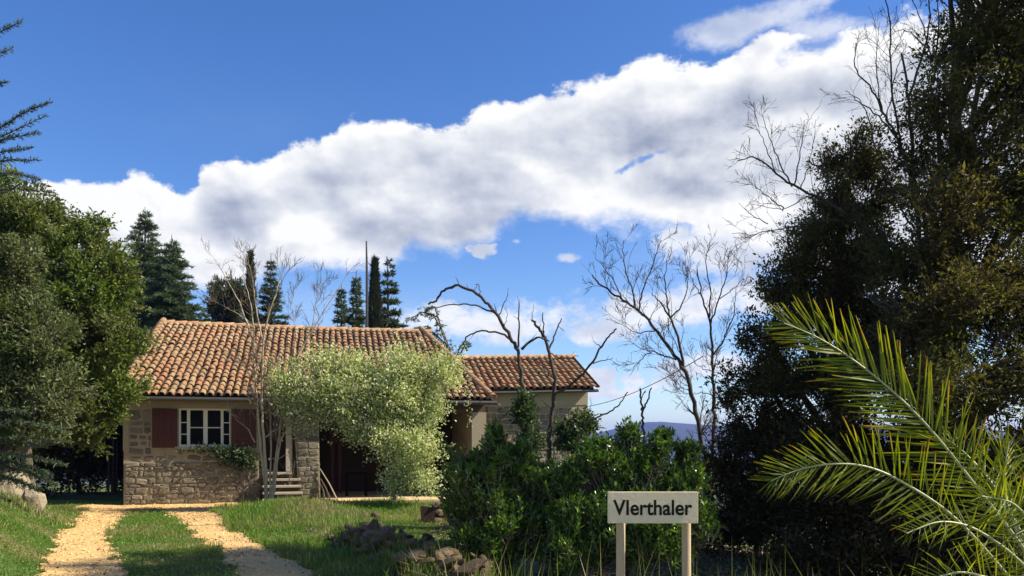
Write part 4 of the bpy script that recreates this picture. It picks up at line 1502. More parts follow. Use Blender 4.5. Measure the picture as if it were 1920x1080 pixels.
# ------------------------------------------------------------------ trees at the left
bl_ = [(70, 420, 19.6, 75, 80), (20, 370, 19.6, 60, 50), (150, 470, 19.4, 80, 70), (70, 540, 19.4, 90, 90), (190, 540, 19.2, 72, 80), (130, 620, 19.0, 110, 100),
       (215, 640, 18.9, 62, 75), (238, 725, 18.8, 42, 42), (140, 730, 18.8, 100, 75), (40, 640, 19.2, 80, 90), (185, 792, 18.6, 42, 46), (130, 810, 18.8, 60, 50), (20, 470, 19.8, 80, 90), (175, 425, 19.6, 38, 30)]
c = W(60, 850, 20.6); zg = tz(c[0], c[1])
root = thing('evergreen_oak', 'big yellow-green evergreen oak whose leaves hang over the left roof corner', 'tree', (c[0], c[1], zg)); L3 = (c[0], c[1], zg)
B = crown(bl_, 6800, 17, .09, .052, .12, M['oak_bright'], root, L3, 31, shell=.62, rough=.4, up=.1, bark=M['twig'], twig_share=.25)
limbs('trunk', L3, W(110, 430, 19.5), B, .15, M['bark_grey'], root, L3, 8)

bl_ = [(10, 520, 16.8, 75, 85), (70, 640, 16.5, 72, 80), (20, 700, 16.4, 90, 80), (100, 740, 16.4, 62, 62), (40, 790, 16.3, 80, 55), (-40, 600, 16.6, 90, 110), (30, 590, 16.7, 70, 70)]
c = W(0, 900, 16.9); zg = tz(c[0], c[1])
root = thing('olive_grey_oak', 'grey-green bushy oak at the left edge in front of the yellow-green oak', 'tree', (c[0], c[1], zg)); L3 = (c[0], c[1], zg)
B = crown(bl_, 4400, 17, .078, .042, .12, M['oak_grey'], root, L3, 32, shell=.55, rough=.4, up=.2, bark=M['twig'], twig_share=.3)
limbs('trunk', L3, W(10, 560, 16.7), B, .15, M['bark_dark'], root, L3, 9)

# cedar at the far left: long level branches at the frame's edge
def branch_conifer(label, base, paths, mat, seed, trunk, name='cedar_tree', need=.10, nw=.022, step=.045, side=.5, hang=-.1):
    r = np.random.default_rng(seed)
    zg = tz(base[0], base[1])
    root = thing(name, label, 'tree', (base[0], base[1], zg))
    loc = np.array(root.location)
    b = MB(); b.tube(np.array(trunk) - loc, np.linspace(.2, .05, len(trunk)), 8, cap=False); b.build('trunk', M['bark_dark'], root, True)
    b = MB(); LP, LD, SA, SB = [], [], [], []
    for P in paths:
        P = np.array(P, float)
        u = np.linspace(0, len(P) - 1, 24)
        Q = np.stack([np.interp(u, np.arange(len(P)), P[:, i]) for i in range(3)], 1)
        for _ in range(4): Q[1:-1] = Q[1:-1] * .5 + (Q[:-2] + Q[2:]) * .25
        Lb = np.linalg.norm(np.diff(Q, axis=0), axis=1).sum()
        b.tube(Q - loc, np.linspace(.03, .005, 24), 5, cap=False)
        for s in np.arange(.05, 1, step / Lb * 1.6):
            x = s * 23; i = int(x); p = Q[i] + (Q[min(i + 1, 23)] - Q[i]) * (x - i)
            T = unit(Q[min(i + 1, 23)] - Q[i])
            S2 = unit(np.cross(T, [0, 0, 1]))
            for sd in (-1, 1):
                d = unit(T * r.uniform(.5, .9) + S2 * sd * r.uniform(.3, .9) + np.array([0, 0, r.normal(hang, .1)]))
                Ls = side * (1.05 - s) * r.uniform(.35, 1.1) + .05
                SA.append(p); SB.append(p + d * Ls)
                n = max(4, int(Ls * 110)); t = r.uniform(0, 1, n)
                LP.append(p + d * (t * Ls)[:, None]); LD.append(d * .6 + r.normal(0, .6, (n, 3)) + np.array([0, 0, .35]))
    n_ = len(SA)
    b.segs(np.array(SA) - loc, np.array(SB) - loc, np.full(n_, .006), np.full(n_, .003), 3)
    b.build('branches', M['bark_dark'], root)
    LP, LD = np.vstack(LP), np.vstack(LD); n = len(LP)
    leaves_obj('crown', leaf_arrays(LP, LD, need * np.exp(r.normal(0, .25, n)), np.full(n, nw), r, .3), mat, root, loc)


c = W(-190, 900, 15.5)
tr = [(c[0], c[1], tz(c[0], c[1]) - .2), tuple(W(-190, 500, 15.5)), tuple(W(-190, 100, 15.5)), tuple(W(-190, -200, 15.5))]
bp = lambda pts: [W(a, b_, 15.5 + .1 * i) for i, (a, b_) in enumerate(pts)]
branch_conifer('tall cedar mostly out of view whose level branches poke in at the upper left', c, [
    bp([(-190, 120), (-90, 110), (-20, 70), (40, 40)]), bp([(-190, 170), (-80, 150), (-30, 110), (20, 92)]), bp([(-190, 200), (-90, 190), (-20, 160), (10, 155)]),
    bp([(-190, 330), (-90, 290), (0, 240), (50, 207), (92, 193)]), bp([(-190, 350), (-90, 310), (-10, 262), (88, 216)]), bp([(-190, 360), (-60, 300), (0, 262), (76, 248)]),
    bp([(-190, 380), (-80, 320), (0, 284), (58, 278)]), bp([(-190, 390), (-70, 335), (0, 300), (70, 300)]), bp([(-190, 420), (-60, 340), (20, 322), (72, 336)]),
    bp([(-190, 440), (-60, 380), (20, 350), (102, 362)])], M['conifer'], 41, tr, need=.075, nw=.018, side=.20, step=.06)

c = W(-60, 900, 15.8)
tr = [(c[0], c[1], tz(c[0], c[1]) - .2), tuple(W(-60, 840, 15.8)), tuple(W(-55, 780, 15.8)), tuple(W(-50, 720, 15.8))]
bq = lambda pts: [W(a, b_, 15.8 - .12 * i) for i, (a, b_) in enumerate(pts)]
branch_conifer('young conifer with low feathery blue-green boughs above the boulders', c, [
    bq([(-60, 830), (0, 822), (60, 820), (138, 830)]), bq([(-60, 852), (0, 848), (60, 856), (122, 872)]), bq([(-60, 872), (0, 872), (50, 884), (104, 908)]),
    bq([(-60, 800), (20, 790), (80, 796), (120, 806)]), bq([(-60, 885), (0, 892), (40, 904), (74, 922)]), bq([(-60, 770), (0, 765), (50, 772)]),
    bq([(-60, 862), (10, 862), (60, 878), (96, 892)])], M['conifer'], 42, tr, need=.075, nw=.018, side=.46, hang=-.16, step=.06)

# shrubs in the shade left of the house
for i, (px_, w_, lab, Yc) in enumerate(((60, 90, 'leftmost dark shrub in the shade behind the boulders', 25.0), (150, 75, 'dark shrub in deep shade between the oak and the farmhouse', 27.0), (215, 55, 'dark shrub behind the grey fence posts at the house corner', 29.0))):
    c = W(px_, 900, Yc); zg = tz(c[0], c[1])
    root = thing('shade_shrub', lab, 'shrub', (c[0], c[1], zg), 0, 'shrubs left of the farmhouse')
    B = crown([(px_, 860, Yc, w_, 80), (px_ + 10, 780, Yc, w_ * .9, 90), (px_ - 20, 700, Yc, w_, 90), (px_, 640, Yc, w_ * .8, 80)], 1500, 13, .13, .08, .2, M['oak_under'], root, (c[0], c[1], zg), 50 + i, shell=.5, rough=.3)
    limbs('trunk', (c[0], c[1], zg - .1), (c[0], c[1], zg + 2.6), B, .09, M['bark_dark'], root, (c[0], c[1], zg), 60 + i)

# ------------------------------------------------------------------ pale bush in front of the house
bl_ = [(545, 735, 20.2, 46, 62), (600, 722, 20.3, 62, 66), (665, 735, 20.1, 72, 72), (735, 735, 20.2, 78, 82), (800, 715, 20.3, 62, 62), (765, 815, 20.0, 68, 74),
       (775, 880, 20.0, 52, 46), (700, 800, 20.0, 60, 48), (842, 700, 20.4, 26, 44), (620, 790, 20.1, 50, 28), (530, 705, 20.3, 34, 44), (570, 775, 20.2, 44, 34), (800, 905, 20.0, 38, 34), (745, 905, 20.2, 40, 34), (640, 690, 20.3, 60, 40), (815, 770, 20.2, 34, 44)]
c = W(740, 936, 20.6); zg = tz(c[0], c[1])
root = thing('pale_flowering_bush', 'large pale grey-green bush with tiny whitish leaves covering the middle of the farmhouse', 'bush', (c[0], c[1], zg)); L3 = (c[0], c[1], zg)
B = crown(bl_, 4700, 11, .068, .042, .19, M['pale'], root, L3, 71, shell=.45, rough=.4, up=.35, bark=M['twig'], twig_share=.5, flat=1.25)
limbs('trunk', L3, W(742, 760, 20.2), B, .05, M['bark_grey'], root, L3, 12)
sp = []
r = np.random.default_rng(72)
for px_, py_ in ((815, 640), (828, 612), (860, 655), (870, 640), (770, 640), (700, 655), (735, 645), (600, 645), (850, 670), (640, 660), (530, 690), (876, 730), (560, 665), (580, 650), (620, 645), (665, 648), (720, 648), (750, 640), (790, 632), (510, 715), (840, 655)):
    a = W(px_ + r.uniform(-12, 12), py_ + 70, 20.3); b_ = W(px_, py_, 20.3 + r.uniform(-.4, .4))
    t = r.uniform(0, 1, 44)[:, None]
    sp.append(a + (b_ - a) * t + r.normal(0, .05, (44, 3)))
sp = np.vstack(sp)
leaves_obj('sprays', leaf_arrays(sp, r.normal(0, .7, sp.shape) + [0, 0, .7], np.full(len(sp), .065), np.full(len(sp), .038), r), M['pale'], root, L3)

# ------------------------------------------------------------------ bare multi-stemmed tree by the stair
bare_tree('pale bare multi-stemmed tree with thin twigs in front of the stair', 'tree', [
    [(500, 940), (495, 890), (488, 830), (482, 760), (478, 690), (475, 620), (470, 560), (455, 520)],
    [(500, 935), (499, 880), (493, 800), (490, 720), (492, 650), (502, 590), (522, 540), (545, 500)],
    [(506, 935), (508, 880), (508, 810), (506, 740), (508, 700), (530, 660)],
    [(510, 935), (515, 880), (524, 810), (534, 740), (550, 680), (585, 620), (622, 562), (655, 508)],
    [(514, 925), (520, 860), (528, 815), (545, 803), (575, 793), (606, 800)],
    [(498, 820), (515, 806), (540, 800)],
    [(482, 760), (470, 725), (466, 690), (440, 670)],
    [(478, 830), (462, 800), (445, 790), (432, 775)],
    [(526, 765), (560, 740), (600, 715), (640, 690), (668, 680)],
    [(478, 650), (462, 600), (440, 550), (412, 500), (396, 478)],
    [(475, 610), (450, 590), (420, 575), (396, 560)],
    [(492, 640), (480, 580), (474, 520), (462, 475)],
    [(502, 590), (520, 545), (530, 500), (524, 478)],
    [(585, 620), (592, 570), (604, 520)],
    [(550, 680), (556, 620), (545, 570), (562, 525)],
    [(506, 890), (500, 900), (490, 915), (484, 905)],
    [(522, 860), (540, 850), (552, 880), (548, 905)],
], 20.0, M['bark_pale'], M['twig'], 81, [.062, .055, .04, .055, .035, .022, .02, .018, .028, .03, .02, .024, .024, .02, .022, .016, .014],
    twig=dict(levels=3, dens=5.5, L0=.8, up=.3, start=.34, rmin=.0045, ang=(20, 55)), name='bare_tree', jit=.008, thick=.78, endr=.14)

# ------------------------------------------------------------------ bare pruned trees in front of the annex
bare_tree('dark pruned bare tree with an arching limb in front of the annex', 'tree', [
    [(1000, 830), (997, 807), (990, 770), (982, 735), (976, 690), (970, 650)],
    [(971, 656), (957, 632), (930, 586), (902, 556), (860, 533), (835, 540), (821, 561), (803, 571)],
    [(964, 645), (944, 624), (916, 621), (881, 624), (867, 645), (856, 667)],
    [(927, 586), (891, 571), (853, 570), (807, 578)],
    [(972, 650), (973, 610), (973, 566)],
    [(978, 655), (997, 637), (1011, 631), (1030, 640)],
    [(902, 556), (897, 530), (890, 545)], [(860, 533), (857, 522)], [(935, 592), (945, 570), (953, 552)], [(945, 615), (952, 590), (948, 575)],
    [(976, 690), (962, 672), (955, 690)], [(985, 740), (960, 765), (940, 785), (922, 800)], [(985, 745), (955, 720), (930, 730), (905, 745), (890, 765)],
], 16.0, M['bark_dark'], M['twig_dark'], 91, [.095, .06, .035, .028, .035, .045, .015, .012, .02, .012, .012, .016, .018],
    group='pruned bare trees by the annex', twig=dict(levels=1, dens=2.2, L0=.28, start=.3, rmin=.005), jit=.012, endr=.45)
bare_tree('slimmer pruned bare tree with upright stubs right of the arching one', 'tree', [
    [(1030, 830), (1032, 800), (1038, 750), (1040, 705), (1030, 663), (1022, 632), (1008, 612), (997, 600)],
    [(1030, 660), (1039, 630), (1053, 597)], [(1022, 640), (1019, 615), (1018, 586)], [(1037, 742), (1075, 719), (1110, 684), (1127, 649), (1140, 632), (1156, 616)],
    [(1113, 682), (1130, 676), (1149, 671)], [(1031, 662), (1050, 672), (1085, 668)], [(1127, 650), (1112, 640)], [(1034, 680), (1060, 690), (1075, 705)],
    [(1040, 715), (1020, 690), (1000, 670), (990, 680)], [(997, 602), (1000, 580)], [(1045, 612), (1058, 620)], [(1036, 770), (1010, 745), (990, 760), (975, 790)],
], 16.6, M['bark_dark'], M['twig_dark'], 92, [.07, .035, .03, .042, .02, .02, .016, .014, .018, .014, .012, .014],
    group='pruned bare trees by the annex', twig=dict(levels=1, dens=2.0, L0=.25, start=.3, rmin=.005), endr=.5)
bare_tree('small forked dead sapling rising from the hedge before the hill', 'sapling', [
    [(1207, 820), (1205, 790), (1204, 768), (1201, 752), (1200, 728)], [(1205, 770), (1214, 750), (1222, 727)], [(1203, 745), (1211, 732)]],
    12.0, M['bark_dark'], M['twig_dark'], 93, [.03, .022, .012], twig=dict(levels=1, dens=.1, L0=.1), name='dead_sapling', endr=.6)
bare_tree('curved bare stem poking out of the ivy bush towards the hill', 'sapling', [
    [(1085, 815), (1100, 795), (1118, 782), (1150, 770), (1166, 752), (1177, 735)], [(1107, 790), (1107, 760), (1107, 745)]],
    15.5, M['bark_dark'], M['twig_dark'], 94, [.03, .01], twig=dict(levels=1, dens=.4, L0=.2), name='bare_sapling', endr=.5)

# ------------------------------------------------------------------ tall bare trees before the hill
bt = dict(levels=3, dens=6.6, L0=.68, up=.22, start=.1, ang=(22, 58), rmin=.0040, fac=.38)
bare_tree('leaning tall bare tree with spreading crown before the blue hill', 'tree', [
    [(1330, 880), (1321, 853), (1307, 779), (1289, 705), (1275, 681), (1250, 645), (1222, 607), (1198, 582), (1166, 561), (1131, 540), (1110, 515)],
    [(1281, 690), (1272, 631), (1254, 589), (1236, 564), (1222, 550)],
    [(1192, 578), (1187, 550), (1173, 508), (1168, 470), (1170, 450)],
    [(1198, 582), (1205, 540), (1222, 500), (1240, 450)],
    [(1254, 589), (1250, 550), (1246, 515), (1256, 470)],
    [(1258, 595), (1282, 568), (1290, 529), (1286, 490)],
    [(1268, 675), (1233, 663), (1205, 656), (1180, 640)],
    [(1222, 660), (1196, 677), (1180, 705)],
    [(1166, 561), (1150, 520), (1120, 490), (1112, 470)],
    [(1230, 620), (1190, 625), (1160, 600)],
    [(1300, 740), (1270, 720), (1250, 700)],
], 15.0, M['bark_dark'], M['twig_dark'], 101, [.085, .05, .03, .03, .028, .026, .026, .018, .02, .02, .018],
    group='tall bare trees before the hill', twig=bt, thick=.62)
bare_tree('upright tall bare tree beside the dark evergreens', 'tree', [
    [(1336, 890), (1335, 853), (1339, 780), (1339, 726), (1337, 649), (1332, 603), (1316, 557), (1307, 505)],
    [(1333, 607), (1349, 561), (1363, 515), (1368, 470)], [(1338, 665), (1358, 640), (1376, 590), (1380, 540)], [(1330, 595), (1332, 540), (1322, 490), (1330, 455)],
    [(1316, 557), (1300, 530), (1290, 500)], [(1339, 740), (1315, 735), (1290, 740), (1265, 730)], [(1339, 700), (1312, 690), (1280, 655)], [(1350, 560), (1385, 535), (1398, 500)],
], 15.6, M['bark_dark'], M['twig_dark'], 102, [.075, .03, .032, .028, .02, .018, .018, .018], group='tall bare trees before the hill', twig=bt, thick=.62)

# ------------------------------------------------------------------ evergreens on the right
loc0 = W(1790, 900, 12.0)
bl_ = [(x_, y_, z_ - .9, a_, b_, 1.7) for x_, y_, z_, a_, b_ in
       [(1850, 60, 12.3, 110, 110), (1920, 160, 12.6, 120, 140), (1755, 190, 12.0, 62, 80), (1745, 320, 12.6, 80, 80), (1780, 440, 12.8, 90, 90), (1690, 500, 12.4, 70, 80), (1800, 320, 12.2, 110, 110), (1900, 360, 12.4, 120, 130), (1735, 420, 11.8, 105, 110), (1830, 520, 11.9, 130, 120),
        (1720, 590, 11.6, 120, 110), (1900, 650, 12.0, 140, 150), (1790, 700, 11.6, 130, 120), (1970, -20, 12.6, 130, 120), (2000, 300, 12.6, 140, 200), (2000, 600, 12.6, 140, 200), (1680, 720, 11.5, 110, 110), (1885, 830, 11.8, 130, 110),
        (1855, -90, 12.3, 110, 90), (1960, -220, 12.3, 170, 160), (2120, -60, 12.3, 170, 200), (1850, -230, 12.0, 110, 100), (1770, -230, 11.6, 120, 100), (1880, -380, 11.6, 170, 120), (1990, -120, 11.2, 130, 120), (2050, -300, 11.4, 150, 150)]]
zg = tz(loc0[0], loc0[1]); L3 = (loc0[0], loc0[1], zg)
root = thing('holm_oak', 'tallest dark evergreen oak filling the right edge behind the palm', 'tree', L3)
B = crown(bl_, 12000, 17, .060, .029, .12, M['oak_dark'], root, L3, 111, shell=.35, rough=.45, up=.1, bark=M['twig_dark'], twig_share=.8, twig_r=.007)
limbs('trunk', L3, W(1800, 60, 12.2), B, .24, M['bark_dark'], root, L3, 15)

loc0 = W(1580, 900, 13.2)
bl_ = [(1595, 290, 13.2, 62, 62), (1625, 370, 13.2, 80, 80), (1555, 400, 13.1, 68, 80), (1500, 480, 13.0, 78, 80), (1600, 500, 13.0, 95, 90), (1530, 590, 12.8, 95, 90), (1450, 540, 13.0, 42, 46), (1445, 640, 12.9, 58, 74),
       (1640, 620, 12.8, 100, 100), (1560, 700, 12.7, 110, 90), (1440, 720, 12.8, 62, 60)]
zg = tz(loc0[0], loc0[1]); L3 = (loc0[0], loc0[1], zg)
root = thing('holm_oak', 'shorter brownish evergreen oak left of the tallest one with bare limbs above it', 'tree', L3)
B = crown(bl_, 4700, 16, .060, .028, .12, M['oak_dark'], root, L3, 112, shell=.35, rough=.45, up=.15, bark=M['twig_dark'], twig_share=.8, twig_r=.007)
limbs('trunk', L3, W(1590, 340, 13.2), B, .2, M['bark_dark'], root, L3, 16)

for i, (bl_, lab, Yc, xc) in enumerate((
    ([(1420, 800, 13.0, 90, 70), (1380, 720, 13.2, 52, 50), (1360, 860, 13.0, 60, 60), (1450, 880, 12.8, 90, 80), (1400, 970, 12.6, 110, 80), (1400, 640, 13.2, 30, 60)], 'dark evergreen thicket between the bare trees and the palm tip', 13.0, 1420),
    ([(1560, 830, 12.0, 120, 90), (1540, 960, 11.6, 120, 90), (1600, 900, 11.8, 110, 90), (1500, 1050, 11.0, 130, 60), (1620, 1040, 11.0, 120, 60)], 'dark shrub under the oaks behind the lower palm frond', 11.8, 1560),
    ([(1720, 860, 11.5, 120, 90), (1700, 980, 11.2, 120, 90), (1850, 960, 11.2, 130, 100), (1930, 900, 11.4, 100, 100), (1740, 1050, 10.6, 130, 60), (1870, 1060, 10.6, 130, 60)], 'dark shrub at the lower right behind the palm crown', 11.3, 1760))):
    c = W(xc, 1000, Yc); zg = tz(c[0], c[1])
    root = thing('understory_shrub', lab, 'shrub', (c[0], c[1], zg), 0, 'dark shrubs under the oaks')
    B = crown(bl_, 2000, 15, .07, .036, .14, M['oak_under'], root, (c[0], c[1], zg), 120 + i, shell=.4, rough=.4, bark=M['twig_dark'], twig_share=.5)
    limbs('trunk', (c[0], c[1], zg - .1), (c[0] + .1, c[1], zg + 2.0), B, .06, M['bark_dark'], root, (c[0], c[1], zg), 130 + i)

bt2 = dict(levels=3, dens=5.4, L0=.62, up=.2, start=.12, ang=(25, 60), rmin=.003, fac=.38)
bare_tree('bare tree with long twiggy limbs sticking out left of the dark oaks', 'tree', [
    [(1720, 900), (1725, 760), (1715, 640), (1700, 540), (1690, 470), (1665, 455)],
    [(1690, 470), (1640, 440), (1600, 410), (1560, 380), (1485, 350), (1455, 325), (1415, 290), (1382, 302)],
    [(1485, 350), (1462, 305), (1443, 255), (1428, 212)], [(1490, 345), (1500, 290), (1508, 225)], [(1605, 414), (1545, 412), (1485, 425), (1410, 440), (1372, 438)],
    [(1470, 390), (1440, 370), (1405, 340)], [(1520, 365), (1470, 395), (1420, 385)], [(1560, 380), (1540, 310), (1555, 260)], [(1455, 325), (1430, 260), (1415, 230)], [(1440, 420), (1410, 405), (1385, 380)],
    [(1500, 355), (1520, 300), (1530, 240)],
], 12.4, M['bark_dark'], M['twig_dark'], 141, [.12, .06, .026, .026, .028, .02, .02, .022, .018, .016, .02], group='bare trees among the oaks', twig=bt2, jit=.01, thick=.5)
bare_tree('tall bare tree with fine twigs reaching the top edge left of the tallest oak', 'tree', [
    [(1740, 880), (1738, 700), (1730, 560), (1722, 420), (1710, 300), (1705, 180), (1690, 100)],
    [(1715, 360), (1690, 270), (1655, 215), (1640, 170), (1600, 130), (1605, 80)], [(1690, 270), (1645, 215), (1610, 190), (1585, 170)],
    [(1690, 265), (1668, 170), (1672, 60), (1660, 0), (1655, -60)], [(1705, 180), (1745, 60), (1740, -40)], [(1745, 120), (1730, 40), (1700, -20)], [(1655, 215), (1640, 120), (1650, 40)], [(1740, 90), (1700, 55), (1675, 60)],
    [(1725, 440), (1690, 400), (1650, 300), (1620, 195), (1600, 180)], [(1660, 225), (1680, 130), (1700, 80)],
    [(1750, 160), (1760, 60), (1755, -40)],
], 12.0, M['bark_dark'], M['twig_dark'], 142, [.11, .045, .03, .035, .04, .025, .02, .02, .035, .018, .03], group='bare trees among the oaks', twig=bt2, jit=.01, thick=.5)

# ------------------------------------------------------------------ laurel hedge: two shrubs
def laurel(label, bl_, n, seed, base_px, Y, mat, extra=()):
    r = np.random.default_rng(seed)
    c = W(base_px, 1080, Y); zg = tz(c[0], c[1]); L3 = np.array((c[0], c[1], zg))
    root = thing('laurel_shrub', label, 'shrub', tuple(L3), 0, 'laurel shrubs behind the sign')
    P, d, C, B = blob_points(bl_, n, r, .45, .34, clump=True, cl_n=34, grow=1.08)
    P = np.vstack([P] + [W(*e)[None] for e in extra]); d = np.vstack([d] + [np.array([[0, 0, 1.0]]) for e in extra])
    k = P[:, 2] > terrain(P[:, 0], P[:, 1]) + .1
    P, d = P[k], d[k]
    ax = unit(d * .55 + np.array([0, 0, .75]) + r.normal(0, .25, P.shape))
    per = 13
    idx = np.repeat(np.arange(len(P)), per); m = len(idx)
    t = np.tile(np.linspace(0, 1, per), len(P))
    ang = np.tile(np.arange(per) * 2.4, len(P)) + r.uniform(0, 6.28, len(P))[idx]
    u = unit(np.cross(ax, r.normal(0, 1, ax.shape))); v = np.cross(ax, u)
    rad = u[idx] * np.cos(ang)[:, None] + v[idx] * np.sin(ang)[:, None]
    LP = P[idx] - ax[idx] * (.20 * (1 - t))[:, None]
    D = ax[idx] * (.55 + .6 * t)[:, None] + rad * (1.0 - .45 * t)[:, None] + r.normal(0, .15, (m, 3))
    Ls = .078 * np.exp(r.normal(0, .22, m)) * (1 - .25 * t); Ws = Ls * r.uniform(.36, .48, m)
    leaves_obj('crown', leaf_arrays(LP, D, Ls, Ws, r, .5, .12), mat, root, L3)
    b = MB()
    A = P - ax * .24; n_ = len(P)
    b.segs(A - L3, P - L3, np.full(n_, .006), np.full(n_, .003), 3)
    k = r.random(n_) < .3
    Cn = P[k] * .45 + C[:1] * 0 + .55 * np.array([c[0], c[1], zg + .2])
    b.segs(Cn - L3, A[k] - L3, np.full(k.sum(), .014), np.full(k.sum(), .006), 4)
    b.build('branches', M['bark_grey'], root)
    for q in range(5):
        pass
    b = MB()
    for q in range(6):
        e = B[r.integers(len(B)), :3]
        s = np.linspace(0, 1, 6)[:, None]
        b.tube((np.array([c[0], c[1], zg - .1]) * (1 - s) + e * s + r.normal(0, .03, (6, 3))) - L3, np.linspace(.035, .012, 6), 6, cap=False)
    b.build('trunk', M['bark_grey'], root, True)


laurel('glossy laurel shrub at the left of the hedge beside the ruined stone wall',
       [(905, 880, 10.2, 72, 80), (860, 940, 10.0, 42, 70), (960, 870, 10.3, 60, 60), (930, 990, 9.9, 90, 80), (1000, 940, 10.2, 70, 90), (870, 1020, 9.8, 45, 60), (930, 815, 10.3, 22, 28), (975, 840, 10.3, 30, 24)], 3400, 151, 930, 10.1, M['laurel'],
       extra=[(925, 795, 10.3), (930, 790, 10.3), (918, 800, 10.3), (938, 798, 10.2), (990, 815, 10.3)])
laurel('taller glossy laurel shrub at the right of the hedge directly behind the sign',
       [(1080, 890, 10.0, 75, 70), (1150, 870, 9.9, 70, 66), (1225, 870, 9.8, 72, 62), (1280, 890, 9.8, 50, 50), (1110, 970, 9.7, 95, 80), (1220, 970, 9.5, 110, 90), (1300, 950, 9.6, 50, 60), (1178, 810, 9.9, 22, 28), (1238, 822, 9.8, 28, 22), (1060, 1020, 9.5, 80, 60),
        (1290, 838, 9.9, 30, 16), (1100, 840, 10.0, 32, 24)], 4600, 152, 1180, 9.8, M['laurel'],
       extra=[(1174, 785, 9.9), (1180, 783, 9.9), (1170, 792, 9.9), (1184, 793, 9.9), (1240, 806, 9.8), (1250, 806, 9.8), (1228, 812, 9.9), (1140, 815, 9.9), (1256, 815, 9.8), (1100, 822, 10)])

# ivy bush beside the annex, ivy on the pruned trunk, and a climber under the window
for lab, bl_, n, Yc, xc, seed in (('round ivy-like bush against the right corner of the annex', [(1085, 800, 16.4, 34, 34), (1060, 820, 16.4, 28, 26), (1092, 830, 16.3, 26, 26)], 420, 16.4, 1080, 161),):
    c = W(xc, 860, Yc); zg = tz(c[0], c[1])
    root = thing('ivy_bush', lab, 'bush', (c[0], c[1], zg))
    B = crown(bl_, n, 15, .07, .05, .09, M['ivy'], root, (c[0], c[1], zg), seed, shell=.5, bark=M['twig_dark'])
    limbs('trunk', (c[0], c[1], zg - .1), W(xc, 800, Yc), B, .05, M['bark_dark'], root, (c[0], c[1], zg), 5)
c = W(992, 800, 15.9); zg = tz(c[0], c[1])
root = thing('ivy', 'ivy climbing the lower trunk of the arching bare tree', 'climber', (c[0], c[1], zg))
crown([(990, 800, 15.9, 18, 40), (972, 775, 15.9, 20, 22), (1000, 830, 15.9, 24, 26), (985, 755, 16, 12, 24)], 300, 13, .07, .05, .08, M['ivy'], root, (c[0], c[1], zg), 171, shell=.4)
root = bpy.data.objects[root.name]
q = FWd(2.95, -.12, 0)
root = thing('climber', 'leafy green climber on the wall under the right end of the window', 'climber', tuple(q))
r = np.random.default_rng(181)
n = 900
t = np.concatenate([r.normal(3.05, .30, 560), r.normal(2.35, .40, 200), r.normal(3.3, .2, 140)]); z = np.concatenate([r.normal(1.40, .14, 560), r.normal(1.6, .06, 200), r.normal(1.15, .16, 140)])
P = np.array([FWd(a, -.07 - abs(r.normal(0, .06)), b_) for a, b_ in zip(t, z)])
D = r.normal(0, .6, (n, 3)) + np.array([*(-V2 * .5), -.5])
leaves_obj('foliage', leaf_arrays(P, D, .10 * np.exp(r.normal(0, .25, n)), .07 * np.ones(n), r, .5), M['ivy'], root, q)
b = MB()
for k_ in range(7):
    a = FWd(3.2 + .05 * k_, -.03, 0); e = FWd(3.5 - .2 * k_, -.05, 1.5 - .03 * k_)
    s = np.linspace(0, 1, 6)[:, None]
    b.tube(a * (1 - s) + e * s + r.normal(0, .02, (6, 3)) - q, np.linspace(.012, .005, 6), 4, cap=False)
b.build('stems', M['twig'], root)

# dry vine over the stair
b = MB(); r = np.random.default_rng(191)
for k_ in range(26):
    a = FWd(r.uniform(3.75, 4.7), r.uniform(-.8, -.1), r.uniform(.2, 1.0)); e = a + np.array([r.normal(0, .35), r.normal(0, .1), r.normal(.1, .45)])
    s = np.linspace(0, 1, 7)[:, None]; m = (a + e) / 2 + r.normal(0, .12, 3)
    b.tube(a * (1 - s) ** 2 + 2 * m * s * (1 - s) + e * s ** 2, np.linspace(.009, .004, 7), 4, cap=False)
tag(b.build('dry_vine', M['twig']), 'tangle of dry leafless vine hanging over the stone steps', 'vine')

# ------------------------------------------------------------------ palm
pc = W(1975, 1130, 4.0)
pz = tz(pc[0], pc[1])
palm = thing('palm_tree', 'young palm with long feathery backlit fronds at the lower right', 'palm', (pc[0], pc[1], pz))
PL = np.array(palm.location)
b = MB(); b.tube([(0, 0, -.2), (0, 0, .3), (0, 0, pc[2] - pz)], [.17, .19, .14], 12); b.build('trunk', M['bark_grey'], palm, True)


def leaflet_mesh(seed):
    V, Fc = [], []
    r = np.random.default_rng(seed)
    droop = r.uniform(.02, .10)
    for i, (y, w) in enumerate(((0, .35), (.12, .8), (.35, 1.0), (.6, .78), (.85, .36), (1.0, .03))):
        z = -droop * y * y
        V += [(-w * .5, y, z + w * .22), (0, y, z), (w * .5, y, z + w * .22)]
    for i in range(5):
        for k in (0, 1):
            a = i * 3 + k
            Fc.append((a, a + 1, a + 4, a + 3))
    me = bpy.data.meshes.new('leaflet')
    me.from_pydata([(x * .055, y, z * 1.0 if abs(z) > 1 else z * .5 + 0) for x, y, z in [(v[0], v[1], v[2] * .055 if v[0] else v[2]) for v in V]], [], Fc)
    me.polygons.foreach_set('use_smooth', np.ones(len(Fc), bool))
    at = me.attributes.new('tip', 'FLOAT', 'POINT')
    k_ = [0.0, .1, .45, 0, .7, .2][seed % 6]
    at.data.foreach_set('value', np.repeat([0, 0, 0, .0, .55 * k_, k_], 3).astype(np.float32))
    me.materials.append(M['palm'])
    return me


LEAFLETS = [leaflet_mesh(i) for i in range(6)]
budget = [298]


